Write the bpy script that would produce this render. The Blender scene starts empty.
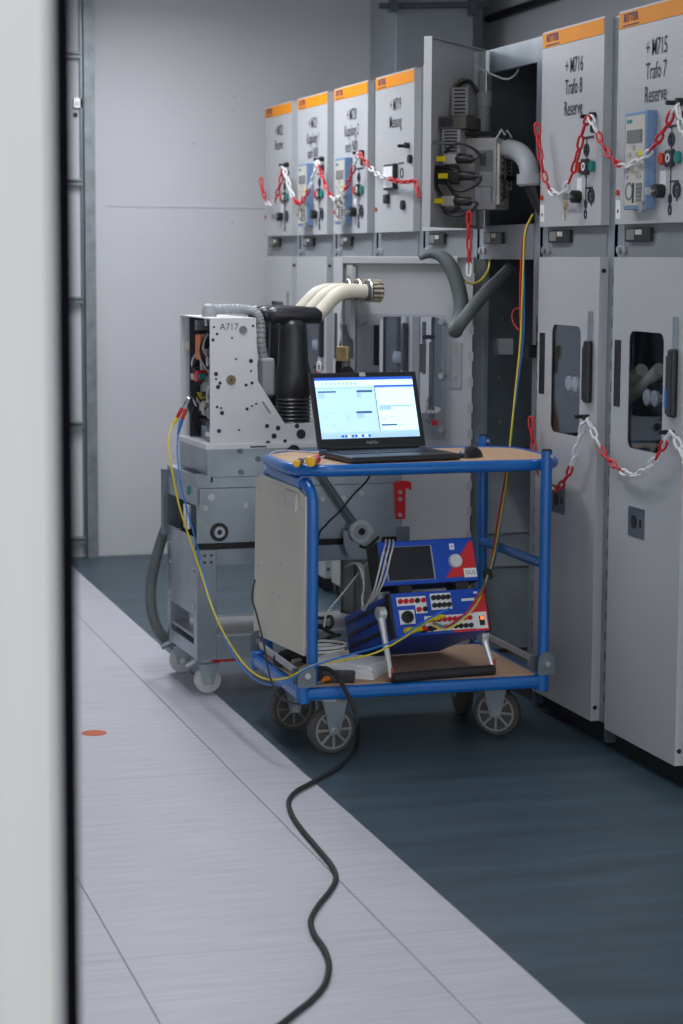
import bpy, bmesh, math, random
from mathutils import Matrix, Vector
random.seed(4)
R = math.radians
scn = bpy.context.scene
COL = scn.collection

# ------------------------------------------------------------------ camera
F, YAW, PITCH, ROLL, H = 2094.6, .285881, .120497, .0057816, 1.6
_cy, _sy, _cp, _sp = math.cos(YAW), math.sin(YAW), math.cos(PITCH), math.sin(PITCH)
FW = Vector((_sy*_cp, _cy*_cp, -_sp)); RT = Vector((_cy, -_sy, 0)); UP = RT.cross(FW)
R2 = RT*math.cos(ROLL)+UP*math.sin(ROLL); U2 = UP*math.cos(ROLL)-RT*math.sin(ROLL)
CAM = Vector((0, 0, H))
cd = bpy.data.cameras.new('camera'); cam = bpy.data.objects.new('camera', cd); COL.objects.link(cam)
m3 = Matrix((R2, U2, -FW)).transposed()
cam.matrix_world = Matrix.Translation(CAM) @ m3.to_4x4()
cd.sensor_fit = 'VERTICAL'; cd.sensor_height = 36; cd.sensor_width = 24; cd.lens = F/1024*36
cd.clip_start = .05; cd.clip_end = 60
cd.dof.use_dof = True; cd.dof.focus_distance = 6.75; cd.dof.aperture_fstop = 4.0
scn.camera = cam

# ------------------------------------------------------------------ world, lights, exposure
w = bpy.data.worlds.new('world'); scn.world = w; w.use_nodes = True
w.node_tree.nodes['Background'].inputs[0].default_value = (.93, .96, 1, 1)
w.node_tree.nodes['Background'].inputs[1].default_value = 1.9
LAMPS = [(1.9, 9.4, 29), (1.6, 7.2, 19), (1.7, 4.5, 9)]      # ceiling luminaires over the aisle
def area(name, loc, sx, sy, power, col=(.92, .945, 1)):
    l = bpy.data.lights.new(name, 'AREA'); l.shape = 'RECTANGLE'; l.size = sx; l.size_y = sy; l.energy = power; l.color = col
    o = bpy.data.objects.new(name, l); o.location = loc; COL.objects.link(o); return o
for i, (x, y, p) in enumerate(LAMPS): area('lamp_light', (x, y, 2.90), .27, 1.38, p)
scn.view_settings.view_transform = 'Standard'; scn.view_settings.look = 'None'
scn.view_settings.exposure = 0.12; scn.view_settings.gamma = 1; scn.view_settings.use_curve_mapping = False

# ------------------------------------------------------------------ helpers
def P(M, ax, val, px, py):
    """photo pixel -> point in frame M on its plane axis[ax] = val"""
    I = M.inverted(); c = I @ CAM; d = I.to_3x3() @ (FW*F+R2*(px-341.5)-U2*(py-512))
    return c+d*((val-c[ax])/d[ax])
ID = Matrix.Identity(4)
def atz(px, py, z): return P(ID, 2, z, px, py)
def aty(px, py, y): return P(ID, 1, y, px, py)
def atx(px, py, x): return P(ID, 0, x, px, py)

MATS = {}
def mat(name, col, rough=.5, metal=0, var=.06, scale=6, stretch=(1, 1, 1), emit=0, bump=0, coat=0, spec=.5, dark=None):
    m = bpy.data.materials.new(name); m.use_nodes = True; nt = m.node_tree; b = nt.nodes['Principled BSDF']
    b.inputs['Roughness'].default_value = rough; b.inputs['Metallic'].default_value = metal
    b.inputs['Coat Weight'].default_value = coat; b.inputs['Specular IOR Level'].default_value = spec
    tc = nt.nodes.new('ShaderNodeTexCoord'); mp = nt.nodes.new('ShaderNodeMapping'); mp.inputs['Scale'].default_value = stretch
    nz = nt.nodes.new('ShaderNodeTexNoise'); nz.inputs['Scale'].default_value = scale; nz.inputs['Detail'].default_value = 5
    rp = nt.nodes.new('ShaderNodeValToRGB')
    c = Vector(col); lo = Vector(dark) if dark else c*(1-var*2); hi = c*(1+var)
    rp.color_ramp.elements[0].position = .3; rp.color_ramp.elements[1].position = .7
    rp.color_ramp.elements[0].color = (*lo, 1); rp.color_ramp.elements[1].color = (*hi, 1)
    nt.links.new(tc.outputs['Object'], mp.inputs[0]); nt.links.new(mp.outputs[0], nz.inputs['Vector'])
    nt.links.new(nz.outputs['Fac'], rp.inputs[0]); nt.links.new(rp.outputs[0], b.inputs['Base Color'])
    if emit:
        b.inputs['Emission Color'].default_value = (*col, 1); b.inputs['Emission Strength'].default_value = emit
    if bump:
        bp = nt.nodes.new('ShaderNodeBump'); bp.inputs['Strength'].default_value = bump; bp.inputs['Distance'].default_value = .01
        nt.links.new(nz.outputs['Fac'], bp.inputs['Height']); nt.links.new(bp.outputs[0], b.inputs['Normal'])
    MATS[name] = m; return m
mat('joint', (.48, .49, .505), .9)
mat('wall', (.63, .635, .655), .85, var=.025, scale=1.2, bump=.05)
mat('tile', (.60, .60, .65), .45, var=.07, scale=5, stretch=(.8, 14, 1))
mat('grout', (.33, .33, .345), .9)
mat('band', (.21, .225, .24), .45, var=.03)
mat('mat', (.058, .095, .12), .40, var=.16, scale=4, stretch=(.5, 2.6, 1))
mat('cpanel', (.74, .75, .76), .45, var=.015, scale=2)
mat('panel', (.45, .46, .47), .42, var=.015, scale=2)
mat('panel_dark', (.36, .375, .39), .45, var=.03, scale=3)
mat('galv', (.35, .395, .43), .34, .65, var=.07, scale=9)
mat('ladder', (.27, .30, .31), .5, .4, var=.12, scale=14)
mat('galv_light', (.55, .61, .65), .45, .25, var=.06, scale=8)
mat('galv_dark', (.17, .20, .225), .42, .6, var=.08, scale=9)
mat('inner', (.10, .125, .145), .6, .2, var=.1)
mat('black', (.012, .012, .014), .45)
mat('sealblack', (.003, .003, .004), .9, spec=0)
mat('rubber', (.02, .02, .021), .7)
mat('tyre', (.065, .062, .06), .75)
mat('hubgrey', (.24, .25, .26), .5)
mat('plinth', (.015, .016, .018), .8)
mat('orange', (.78, .27, .003), .55, var=.02, spec=.2)
mat('ink', (.03, .03, .045), .7)
mat('logo', (.10, .03, .12), .7)
mat('blue', (.005, .12, .42), .32, var=.05, coat=.2)
mat('tblue', (.004, .065, .45), .42, var=.03)
mat('tred', (.62, .02, .025), .42, var=.03)
mat('cream', (.76, .70, .58), .45, var=.05)
mat('tulip', (.58, .50, .38), .45, .3, var=.2, scale=60)
mat('brass', (.60, .45, .22), .4, .6, var=.15, scale=40)
mat('steel', (.55, .56, .57), .3, .9, var=.06)
mat('alu', (.70, .71, .72), .35, .5, var=.03)
mat('frame_alu', (.36, .355, .345), .5, .1, var=.03, scale=3, stretch=(9, 9, .3))
mat('white', (.80, .80, .80), .5, var=.02)
mat('whiteplastic', (.62, .64, .63), .5, var=.05)
mat('red', (.60, .012, .02), .4, var=.04)
mat('green', (.01, .22, .19), .4)
mat('btnred', (.50, .05, .015), .4)
mat('wood', (.56, .36, .22), .55, var=.05, scale=3, stretch=(1, 12, 1))
mat('beige', (.60, .585, .49), .6, var=.04, scale=3)
mat('tag', (.55, .54, .50), .5, var=.03)
mat('insul', (.022, .023, .028), .36, var=.05)
mat('greyhose', (.33, .345, .36), .55, var=.05)
mat('darkhose', (.11, .13, .13), .6, var=.12)
mat('box', (.33, .325, .315), .5, var=.03)
mat('relay_blue', (.16, .26, .42), .5, var=.03)
mat('relay_face', (.50, .48, .43), .55, var=.02)
mat('lcd', (.16, .165, .16), .25)
mat('cap', (.85, .47, .005), .4)
mat('yellow', (.78, .60, .01), .4)
mat('wire_yellow', (.72, .58, .02), .45)
mat('wire_blue', (.02, .17, .55), .45)
mat('wire_red', (.55, .02, .02), .45)
mat('wire_green', (.05, .30, .08), .45)
mat('wire_grey', (.55, .56, .57), .5)
mat('purple', (.10, .015, .05), .4)
mat('orange_plastic', (.80, .20, .01), .45)
mat('lapbody', (.018, .018, .021), .38, var=.05)
mat('keys', (.03, .034, .05), .4)
mat('rust', (.28, .19, .13), .6, var=.15, scale=30)
mat('brown_lip', (.10, .085, .08), .6)
mat('duct', (.42, .455, .49), .5, .3, var=.04)
mat('dot', (.62, .13, .05), .6, var=.04)
mat('paper', (.78, .79, .82), .6, var=.02)
mat('screen_bg', (.45, .68, .92), .4, var=0, emit=.85)
mat('screen_bar', (.02, .09, .50), .4, var=0, emit=.9)
mat('screen_mid', (.36, .56, .85), .4, var=0, emit=.8)
mat('screen_white', (.62, .82, 1.0), .4, var=0, emit=.9)
mat('screen_dark', (.04, .13, .30), .4, var=0, emit=.6)
mat('tscreen', (.02, .022, .03), .22)
mat('ceiling', (.6, .6, .6), .9)
mat('led', (1, .18, .03), .4, var=0, emit=1.5)
def glass(name, tint, mixf, rough=.03):
    m = bpy.data.materials.new(name); m.use_nodes = True; nt = m.node_tree; nt.nodes.clear()
    o = nt.nodes.new('ShaderNodeOutputMaterial'); t = nt.nodes.new('ShaderNodeBsdfTransparent'); t.inputs[0].default_value = (*tint, 1)
    g = nt.nodes.new('ShaderNodeBsdfGlossy'); g.inputs['Roughness'].default_value = rough; g.inputs[0].default_value = (.8, .85, .9, 1)
    f = nt.nodes.new('ShaderNodeFresnel'); f.inputs[0].default_value = 1.45
    mm = nt.nodes.new('ShaderNodeMath'); mm.operation = 'MULTIPLY'; mm.inputs[1].default_value = mixf
    x = nt.nodes.new('ShaderNodeMixShader')
    nt.links.new(f.outputs[0], mm.inputs[0]); nt.links.new(mm.outputs[0], x.inputs[0]); nt.links.new(t.outputs[0], x.inputs[1]); nt.links.new(g.outputs[0], x.inputs[2]); nt.links.new(x.outputs[0], o.inputs[0])
    MATS[name] = m
glass('pane', (.86, .88, .91), .35)
glass('plexi', (.93, .935, .955), .9, .12)
glass('clear', (.97, .98, .98), .6)
glass('bag', (.9, .9, .9), 1.0, .15)

WM = {}
def link(o, parent):
    COL.objects.link(o)
    if parent is not None: o.parent = parent
def thing(name, label, cat, loc=(0, 0, 0), rz=0, group=None, kind=None):
    o = bpy.data.objects.new(name, None); o.empty_display_size = .1; COL.objects.link(o)
    o.location = loc; o.rotation_euler = (0, 0, rz); WM[o.name] = Matrix.Translation(loc) @ Matrix.Rotation(rz, 4, 'Z')
    tag(o, label, cat, group, kind); return o
def tag(o, label=None, cat=None, group=None, kind=None):
    if label: o['label'] = label
    if cat: o['category'] = cat
    if group: o['group'] = group
    if kind: o['kind'] = kind
    return o
def W(o): return WM[o.name]
def mk(name, bm, m, parent=None, M=None, world=False, smooth=False, bevel=0, label=None):
    """link bm as one mesh; coordinates are in the parent's frame, in frame M relative to it, or world"""
    if M is not None: bm.transform(M)
    if world and parent is not None: bm.transform(W(parent).inverted())
    bmesh.ops.recalc_face_normals(bm, faces=bm.faces)
    me = bpy.data.meshes.new(name); bm.to_mesh(me); bm.free()
    me.materials.append(MATS[m])
    if smooth:
        for p in me.polygons: p.use_smooth = True
        try: me.set_sharp_from_angle(angle=R(38))
        except Exception: pass
    o = bpy.data.objects.new(name, me); link(o, parent)
    WM[o.name] = W(parent) if parent is not None else ID
    if bevel:
        b = o.modifiers.new('bevel', 'BEVEL'); b.width = bevel; b.segments = 2; b.limit_method = 'ANGLE'
    if label: o['label'] = label
    return o
def B(): return bmesh.new()
def box(bm, x0, x1, y0, y1, z0, z1):
    v = [bm.verts.new((x, y, z)) for x in (x0, x1) for y in (y0, y1) for z in (z0, z1)]
    for f in ((0, 1, 3, 2), (4, 6, 7, 5), (0, 4, 5, 1), (2, 3, 7, 6), (0, 2, 6, 4), (1, 5, 7, 3)): bm.faces.new([v[i] for i in f])
    return bm
def bx(*a): return box(B(), *a)
def frame_of(d):
    d = d.normalized(); a = Vector((0, 0, 1)) if abs(d.z) < .9 else Vector((1, 0, 0))
    u = d.cross(a).normalized(); return u, d.cross(u).normalized()
def tube(bm, pts, r, seg=8, closed=False):
    pts = [Vector(p) for p in pts]; n = len(pts); rs = r if isinstance(r, (list, tuple)) else [r]*n
    rings = []; u = None
    for i, p in enumerate(pts):
        if closed: d = pts[(i+1) % n]-pts[i-1]
        else: d = pts[min(i+1, n-1)]-pts[max(i-1, 0)]
        d.normalize()
        if u is None: u, v = frame_of(d)
        else:
            u = (u-d*u.dot(d)).normalized()
        v = d.cross(u)
        rings.append([bm.verts.new(p+(u*math.cos(2*math.pi*k/seg)+v*math.sin(2*math.pi*k/seg))*rs[i]) for k in range(seg)])
    for i in range(n if closed else n-1):
        a, b = rings[i], rings[(i+1) % n]
        for k in range(seg): bm.faces.new((a[k], a[(k+1) % seg], b[(k+1) % seg], b[k]))
    if not closed: bm.faces.new(rings[0][::-1]); bm.faces.new(rings[-1])
    return bm
def cyl(bm, p0, p1, r, r1=None, seg=16): return tube(bm, [p0, p1], [r, r if r1 is None else r1], seg)
def lathe(bm, p, d, prof, seg=20):
    """prof = [(along, radius)]"""
    p = Vector(p); d = Vector(d).normalized(); u, v = frame_of(d); rings = []
    for s, r in prof: rings.append([bm.verts.new(p+d*s+(u*math.cos(2*math.pi*k/seg)+v*math.sin(2*math.pi*k/seg))*max(r, 1e-4)) for k in range(seg)])
    for a, b in zip(rings, rings[1:]):
        for k in range(seg): bm.faces.new((a[k], a[(k+1) % seg], b[(k+1) % seg], b[k]))
    bm.faces.new(rings[0][::-1]); bm.faces.new(rings[-1]); return bm
def spline(pts, n=8, closed=False):
    pts = [Vector(p) for p in pts]; out = []; N = len(pts)
    for i in range(N if closed else N-1):
        if closed: a, b, c, d = pts[i-1], pts[i], pts[(i+1) % N], pts[(i+2) % N]
        else: a, b, c, d = pts[max(i-1, 0)], pts[i], pts[i+1], pts[min(i+2, N-1)]
        for k in range(n):
            t = k/n; out.append(.5*((2*b)+(c-a)*t+(2*a-5*b+4*c-d)*t*t+(3*b-a-3*c+d)*t**3))
    if not closed: out.append(pts[-1])
    return out
def prism(bm, poly, y0, y1):
    """polygon of (x, z) extruded along y"""
    a = [bm.verts.new((x, y0, z)) for x, z in poly]; b = [bm.verts.new((x, y1, z)) for x, z in poly]; n = len(poly)
    bm.faces.new(a); bm.faces.new(b[::-1])
    for i in range(n): bm.faces.new((a[i], b[i], b[(i+1) % n], a[(i+1) % n]))
    return bm
def rr(x0, x1, z0, z1, r, n=5):
    out = []
    for cx, cz, a0 in ((x1-r, z1-r, 0), (x0+r, z1-r, 90), (x0+r, z0+r, 180), (x1-r, z0+r, 270)):
        for k in range(n+1): a = R(a0+90*k/n); out.append((cx+r*math.cos(a), cz+r*math.sin(a)))
    return out
def plate(bm, outer, holes, y0, y1):
    """flat plate with holes in the xz plane, thickness y0..y1"""
    es = []
    for lp in [outer]+holes:
        vs = [bm.verts.new((x, y0, z)) for x, z in lp]
        es += [bm.edges.new((vs[i], vs[(i+1) % len(vs)])) for i in range(len(vs))]
    fs = [g for g in bmesh.ops.triangle_fill(bm, use_beauty=True, edges=es)['geom'] if isinstance(g, bmesh.types.BMFace)]
    ex = bmesh.ops.extrude_face_region(bm, geom=fs)
    bmesh.ops.translate(bm, verts=[g for g in ex['geom'] if isinstance(g, bmesh.types.BMVert)], vec=(0, y1-y0, 0))
    return bm
def text(name, body, size, center, parent, m='ink', xs=1.0, M=None, y=-.0015, align='CENTER', bold=0):
    """flat lettering in the xz plane, facing -y"""
    c = bpy.data.curves.new(name, 'FONT'); c.body = body; c.size = size; c.align_x = align; c.align_y = 'CENTER'; c.offset = bold; c.resolution_u = 2
    t = bpy.data.objects.new('tmp', c); COL.objects.link(t); dg = bpy.context.evaluated_depsgraph_get()
    me = bpy.data.meshes.new_from_object(t.evaluated_get(dg)); bpy.data.objects.remove(t); bpy.data.curves.remove(c)
    me.name = name; T = Matrix.Translation((center[0], y, center[1])) @ Matrix.Rotation(R(90), 4, 'X') @ Matrix.Diagonal((xs, 1, 1, 1))
    me.transform(T)
    if M is not None: me.transform(M)
    me.materials.clear(); me.materials.append(MATS[m])
    o = bpy.data.objects.new(name, me); link(o, parent); WM[o.name] = W(parent); return o
def spow(v): return v

# ================================================================== setting
YB, XR = 11.07, 4.05
def struct(name, bm, m, **k):
    o = mk(name, bm, m, **k); o['kind'] = 'structure'; return o
wb = struct('wall_back', bx(-1.4, XR, YB, YB+.2, -.1, 3.2), 'wall')
tag(wb, 'pale grey painted concrete wall at the far end of the room')
# casting joint of the back wall
mk('joint', bx(1.95, 3.4, YB-.003, YB, 1.864, 1.867), 'joint', wb)
b = B()
for i in range(14):
    x, z = random.uniform(1.95, 2.7), random.uniform(.3, 2.9); r = random.uniform(.002, .006)
    cyl(b, (x, YB-.001, z), (x, YB+.001, z), r, seg=7)
mk('pinhole', b, 'panel_dark', wb)['kind'] = 'stuff'
mk('skirting_dirt', bx(1.95, 2.9, YB-.003, YB, .0, .025), 'whiteplastic', wb)
wr = struct('wall_right', bx(XR, XR+.2, 2.0, YB+.2, -.1, 3.2), 'wall'); tag(wr, 'grey wall behind the row of switchgear cabinets')
wl = struct('wall_left', bx(-1.6, -1.4, 2.0, YB+.2, -.1, 3.2), 'wall'); tag(wl, 'pale wall on the left side of the room')
b = bx(-1.6, XR+.2, 2.10, 2.25, 2.75, 3.2)
for x in (-1.5, -.2, 2.75, XR): box(b, x-.05, x+.05, 2.12, 2.22, 0, 2.75)
wf = struct('wall_front', b, 'frame_alu'); tag(wf, 'glazed partition the room is seen through')
for i, (x0, x1) in enumerate(((-1.45, -.25), (1.62, 2.70), (2.80, XR-.05))):
    p_ = struct('window_%d' % (i+1), bx(x0, x1, 2.16, 2.168, .02, 2.74), 'clear'); tag(p_, 'clear glass pane of the front partition')
ce = struct('ceiling', bx(-1.6, XR+.2, 2.1, YB+.2, 3.1, 3.2), 'ceiling'); tag(ce, 'plain pale ceiling over the switchgear room')
fl = struct('floor', bx(-1.6, XR+.2, -1.5, YB+.2, -.1, -.004), 'grout'); tag(fl, 'pale grey floor of large smooth panels with thin dark joints')
xs = [1.486-.65*k for k in range(4, -3, -1)]; ys = [1.2, 2.9, 4.6, 6.26, 8.0, 9.7, YB]
for x0, x1 in zip(xs, xs[1:]):
    if x0 > 2.7: continue
    for y0, y1 in zip(ys, ys[1:]):
        o = mk('floor_tile', bx(0, x1-x0-.003, 0, y1-y0-.002, -.012, 0), 'tile', fl); o.location = (x0+.002, y0+.0015, 0)
# doorway frame, close to the camera and out of focus
df = thing('door_1', 'pale satin door frame with black seal, very close on the left edge', None, (.2, 2.1, 0), kind='structure')
b = bx(-.10, .112, 0, .15, 0, 2.2); mk('jamb', b, 'frame_alu', df, bevel=.004)
mk('jamb_edge', bx(.112, .120, .006, .15, 0, 2.2), 'panel_dark', df)
mk('seal', bx(.120, .1355, -.004, .15, 0, 2.2), 'sealblack', df)
mk('jamb', bx(1.25, 1.40, 0, .15, 0, 2.2), 'frame_alu', df); mk('lintel', bx(-.10, 1.40, 0, .15, 2.14, 2.26), 'frame_alu', df)

# ceiling luminaires (above the frame)
for i, (x, y, p) in enumerate(LAMPS):
    t = thing('ceiling_light', 'long white ceiling luminaire %s' % ('over the far end of the aisle', 'over the trolley', 'nearest the glazed partition')[i], 'light', (x, y, 2.93), group='ceiling luminaires over the aisle')
    lm_ = mat('lamp_on_%d' % i, (.92, .945, 1), .4, var=0, emit=p*.22)
    mk('housing', bx(-.16, .16, -.75, .75, .05, .17), 'white', t); mk('diffuser', bx(-.14, .14, -.7, .7, -.02, .05), lm_.name, t)

# mat
m = mk('floor_mat', bx(1.70, 2.80, -1, YB-.005, 0, .004), 'mat'); tag(m, 'dark teal rubber mat laid along the foot of the cabinets', 'mat')
m2 = mk('floor_marker', cyl(B(), (1.16, 6.90, 0), (1.16, 6.90, .0015), .042, seg=28), 'dot'); tag(m2, 'round orange sticker on the pale floor', 'sticker')

# cable ladder on the back wall, left
t = thing('cable_ladder', 'galvanised ladder rail standing against the back wall beside the door seal', 'rail', (1.84, YB-.05, 0))
xa, xb2 = aty(86, 300, YB-.06).x, aty(96.4, 300, YB-.06).x
mk('rail', bx(xa, xb2, YB-.06, YB-.001, .0, 3.1), 'ladder', t, world=True)
mk('rail', bx(xa-.40, xa-.345, YB-.06, YB-.001, .0, 3.1), 'ladder', t, world=True)
mk('rail_lip', bx(xa-.016, xa-.003, YB-.03, YB-.001, .02, 3.1), 'galv_dark', t, world=True)
for py in (55, 182, 300, 425, 540):
    z = aty(80, py, YB-.04).z
    b = bx(xa-.35, xa-.012, YB-.05, YB-.001, z-.016, z-.004); box(b, xa-.35, xa-.012, YB-.05, YB-.001, z+.006, z+.016); box(b, xa-.35, xa-.012, YB-.02, YB-.001, z-.01, z+.01)
    mk('rung', b, 'ladder', t, world=True)
q = aty(77, 103, YB-.02)
bk = mk('bracket', bx(q.x-.02, q.x+.03, YB-.03, YB-.001, q.z-.024, q.z+.024), 'steel', t, world=True); mk('bolt', cyl(B(), (q.x, YB-.04, q.z), (q.x, YB-.02, q.z), .010), 'white', bk, world=True)
q = aty(75, 115, YB); mk('socket_hole', cyl(B(), (q.x, YB-.004, q.z), (q.x, YB, q.z), .014), 'black', t, world=True)

# duct column in the corner
t = thing('ventilation_duct', 'blue-grey square duct rising in the corner behind the far cabinets', 'duct', (3.61, 10.84, 2.374))
mk('shaft', bx(3.40, 3.83, 10.62, YB-.002, 2.374, 3.09), 'duct', t, world=True, bevel=.006)
q = aty(420, 4, 10.6)
t2 = thing('pipe', 'thin dark pipe clamped across the duct near the ceiling', 'pipe', (3.6, 10.57, q.z))
mk('tube', cyl(B(), (3.30, 10.59, q.z-.02), (3.90, 10.585, q.z+.01), .016), 'galv_dark', t2, world=True)
for px in (393, 473): x = aty(px, 5, 10.59).x; mk('clamp', bx(x-.02, x+.02, 10.56, 10.62, q.z-.05, q.z+.05), 'galv_dark', t2, world=True)
a, c = atx(488, 19, XR-.02), atx(560, -5, XR-.02)
tag(mk('wall_cable', cyl(B(), a, c, .022), 'black'), 'black cable running along the wall above the cabinets', 'cable')

# ================================================================== switchgear cabinets
XD, PITCHW, DW, DT = 2.72, .643, .53, .03          # door plane, cell pitch, door width, door thickness
YF = {n: 6.195+PITCHW*(n-715) for n in range(715, 723)}
def CM(n): return Matrix.Translation((XD, YF[n], 0)) @ Matrix.Rotation(R(-90), 4, 'Z')
def LP(n, px, py, off=0):
    q = P(CM(n), 1, off, px, py); return q.x, q.z
ZU0, ZU1, ZL0, ZL1 = 1.712, 2.372, .08, 1.609
TXT = {715: ['+ M715', 'Trafo 7', 'Reserve'], 716: ['+ M716', 'Trafo 8', 'Reserve'], 719: ['+ M719', 'Messung'], 718: ['+ M718'],
       720: ['+ M720', 'Kupplung 2', 'nach N00'], 721: ['+ M721', 'Kupplung 1', 'nach N01'], 722: ['+ M722', 'Reserve']}
LAB = {715: 'grey switchgear cabinet marked M715 Trafo 7, nearest, with a blue relay', 716: 'grey switchgear cabinet marked M716 Trafo 8 beside the open cabinet',
       717: 'switchgear cabinet standing open with both doors swung out and dark inside', 718: 'grey switchgear cabinet mostly hidden behind the swung-out doors',
       719: 'grey switchgear cabinet marked M719 Messung, with a white meter window', 720: 'grey switchgear cabinet marked M720 with a blue relay, third from the back wall',
       721: 'grey switchgear cabinet marked M721 with a blue relay, second from the back wall', 722: 'grey switchgear cabinet marked M722 Reserve, last one against the back wall'}
def door_shell(z0, z1, hole=None):
    b = B()
    out = [(0, z0), (DW, z0), (DW, z1), (0, z1)]
    plate(b, out, [hole] if hole else [], 0, .003)
    box(b, DW-.003, DW, .003, DT, z0, z1); box(b, 0, .003, .003, DT, z0, z1)
    box(b, .003, DW-.003, .003, DT, z1-.003, z1); box(b, .003, DW-.003, .003, DT, z0, z0+.003)
    return b
def disc(c, r, y0, y1, seg=16): return cyl(B(), (c[0], y0, c[1]), (c[0], y1, c[1]), r, seg=seg)
def ringd(c, r, t, y0, y1):
    n = 18; o = [(c[0]+r*math.cos(2*math.pi*k/n), c[1]+r*math.sin(2*math.pi*k/n)) for k in range(n)]
    i = [(c[0]+(r-t)*math.cos(2*math.pi*k/n), c[1]+(r-t)*math.sin(2*math.pi*k/n)) for k in range(n)]
    return plate(B(), o, [i], y0, y1)
F6 = lambda px, py: LP(716, px, py)
F5 = lambda px, py: LP(715, px, py)
hook_pos = {}
def relay_door_front(n, cab, rd):
    """strip, lettering and controls on the outside of a relay door, door frame = cabinet frame"""
    strip = mk('brand_strip', bx(.004, DW-.004, -.002, 0, ZU1-.055, ZU1-.006), 'orange', rd)
    text('lettering', 'RITTER', .034, (.095, ZU1-.026), rd, 'logo', 1.0, y=-.003, bold=.0012)
    mk('lettering_underline', bx(.035, .155, -.003, -.002, ZU1-.050, ZU1-.046), 'logo', rd)
    for i, s in enumerate(TXT[n]):
        text('lettering', s, .072, (.285, [2.238, 2.168, 2.098][i]), rd, 'ink', .68, y=-.002, bold=.0002)
    if n == 718: return
    # left edge sticker and red lamp
    c = F6(541, 198); mk('indicator_lamp', disc((.022, c[1]), .009, -.006, 0), 'btnred', rd)
    if n in (715, 716):
        z0, z1 = F6(541, 222)[1], F6(541, 205)[1]; mk('sticker', bx(.006, .040, -.001, 0, z0, z1), 'white', rd); mk('sticker_print', bx(.018, .028, -.002, -.001, (z0+z1)/2-.01, (z0+z1)/2), 'logo', rd)
    xc = .405                                           # mimic diagram column
    zt = F6(598, 116)[1]
    hk = mk('chain_hook', cyl(B(), (.455, -.045, zt), (.455, 0, zt), .007), 'black', rd); mk('knob', disc((.468, zt+.002), .012, -.02, 0), 'black', rd)
    hook_pos[n] = (.455, -.040, zt)
    if n == 719:
        a, c = LP(719, 388, 189), LP(719, 397, 165)
        mk('meter_frame', bx(a[0]-.008, c[0]+.012, -.02, 0, a[1]-.006, c[1]+.006), 'black', rd, bevel=.004); mk('meter_face', bx(a[0], c[0], -.022, -.02, a[1]+.004, c[1]-.004), 'paper', rd)
        for px, py, r in ((409, 159, .018), (402, 205, .020)): mk('rotary_switch', disc(LP(719, px, py, -.01), r, -.014, 0), 'black', rd)
        q = LP(719, 388, 199); mk('selector', bx(q[0]-.02, q[0]+.03, -.018, 0, q[1]-.02, q[1]+.02), 'black', rd, bevel=.005)
        q = LP(719, 402, 173); mk('mimic_ring', ringd(q, .022, .007, -.002, 0), 'ink', rd)
        q = LP(719, 402, 163); mk('mimic_line', bx(q[0]-.05, q[0]+.03, -.002, 0, q[1]-.003, q[1]+.003), 'ink', rd)
        return
    c = F6(598, 128); mk('push_button', disc((.468, c[1]), .015, -.012, 0), 'black', rd)
    z = F6(585, 138)[1]; b = bx(xc-.04, xc+.055, -.002, 0, z-.004, z+.004); z2 = F6(584, 213)[1]; box(b, xc-.002, xc+.002, -.002, 0, z2, z)
    z3 = F6(588, 188)[1]; box(b, xc-.005, xc+.055, -.002, 0, z3-.003, z3+.003); box(b, xc+.043, xc+.047, -.002, 0, z3-.06, z3)
    mk('mimic_line', b, 'ink', rd)
    z = F6(585, 150)[1]; mk('mimic_ring', ringd((xc, z), .021, .008, -.004, 0), 'ink', rd); mk('mimic_needle', bx(xc-.002, xc+.002, -.004, 0, z-.014, z+.01), 'ink', rd)
    z = F6(584, 167)[1]
    mk('push_button', disc((xc-.055, z), .018, -.012, 0), 'btnred', rd); mk('push_button', disc((xc+.056, z), .018, -.012, 0), 'green', rd)
    mk('position_indicator', bx(xc-.026, xc+.026, -.012, 0, z-.026, z+.026), 'black', rd, bevel=.004); mk('indicator_window', ringd((xc, z), .014, .006, -.014, -.012), 'white', rd)
    z = F6(578, 185)[1]; mk('label_plate', bx(xc-.075, xc-.035, -.002, 0, z-.022, z+.022), 'white', rd)
    z = F6(590, 196)[1]; mk('mimic_ring', ringd((xc+.047, z), .024, .006, -.006, 0), 'ink', rd); mk('mimic_bar', bx(xc+.03, xc+.064, -.006, 0, z-.003, z+.003), 'ink', rd)
    for py in (204, 214):
        q = F6(584, py)[1]; o = [(xc+.011*math.cos(a), q+.016*math.sin(a)) for a in [2*math.pi*k/12 for k in range(12)]]; i = [(xc+.007*math.cos(a), q+.011*math.sin(a)) for a in [2*math.pi*k/12 for k in range(12)]]
        mk('mimic_oval', plate(B(), o, [i], -.003, 0), 'ink', rd)
    z = F6(575, 197)[1]; xk = LP(716, 574, 197, -.02)[0]; b = disc((xk, z), .021, -.028, 0); mk('key_switch', b, 'black', rd)
    k = cyl(B(), (xk, -.042, z), (xk, -.028, z), .006); box(k, xk-.003, xk+.003, -.058, -.04, z-.011, z+.011)
    if n != 721: mk('key', k, 'steel', rd)
    if n == 716:
        b = cyl(B(), (xk, -.052, z-.03), (xk, -.048, z-.03), .014); box(b, xk-.004, xk+.004, -.052, -.049, z-.08, z-.035); mk('spare_key', b, 'brass', rd)
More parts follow.
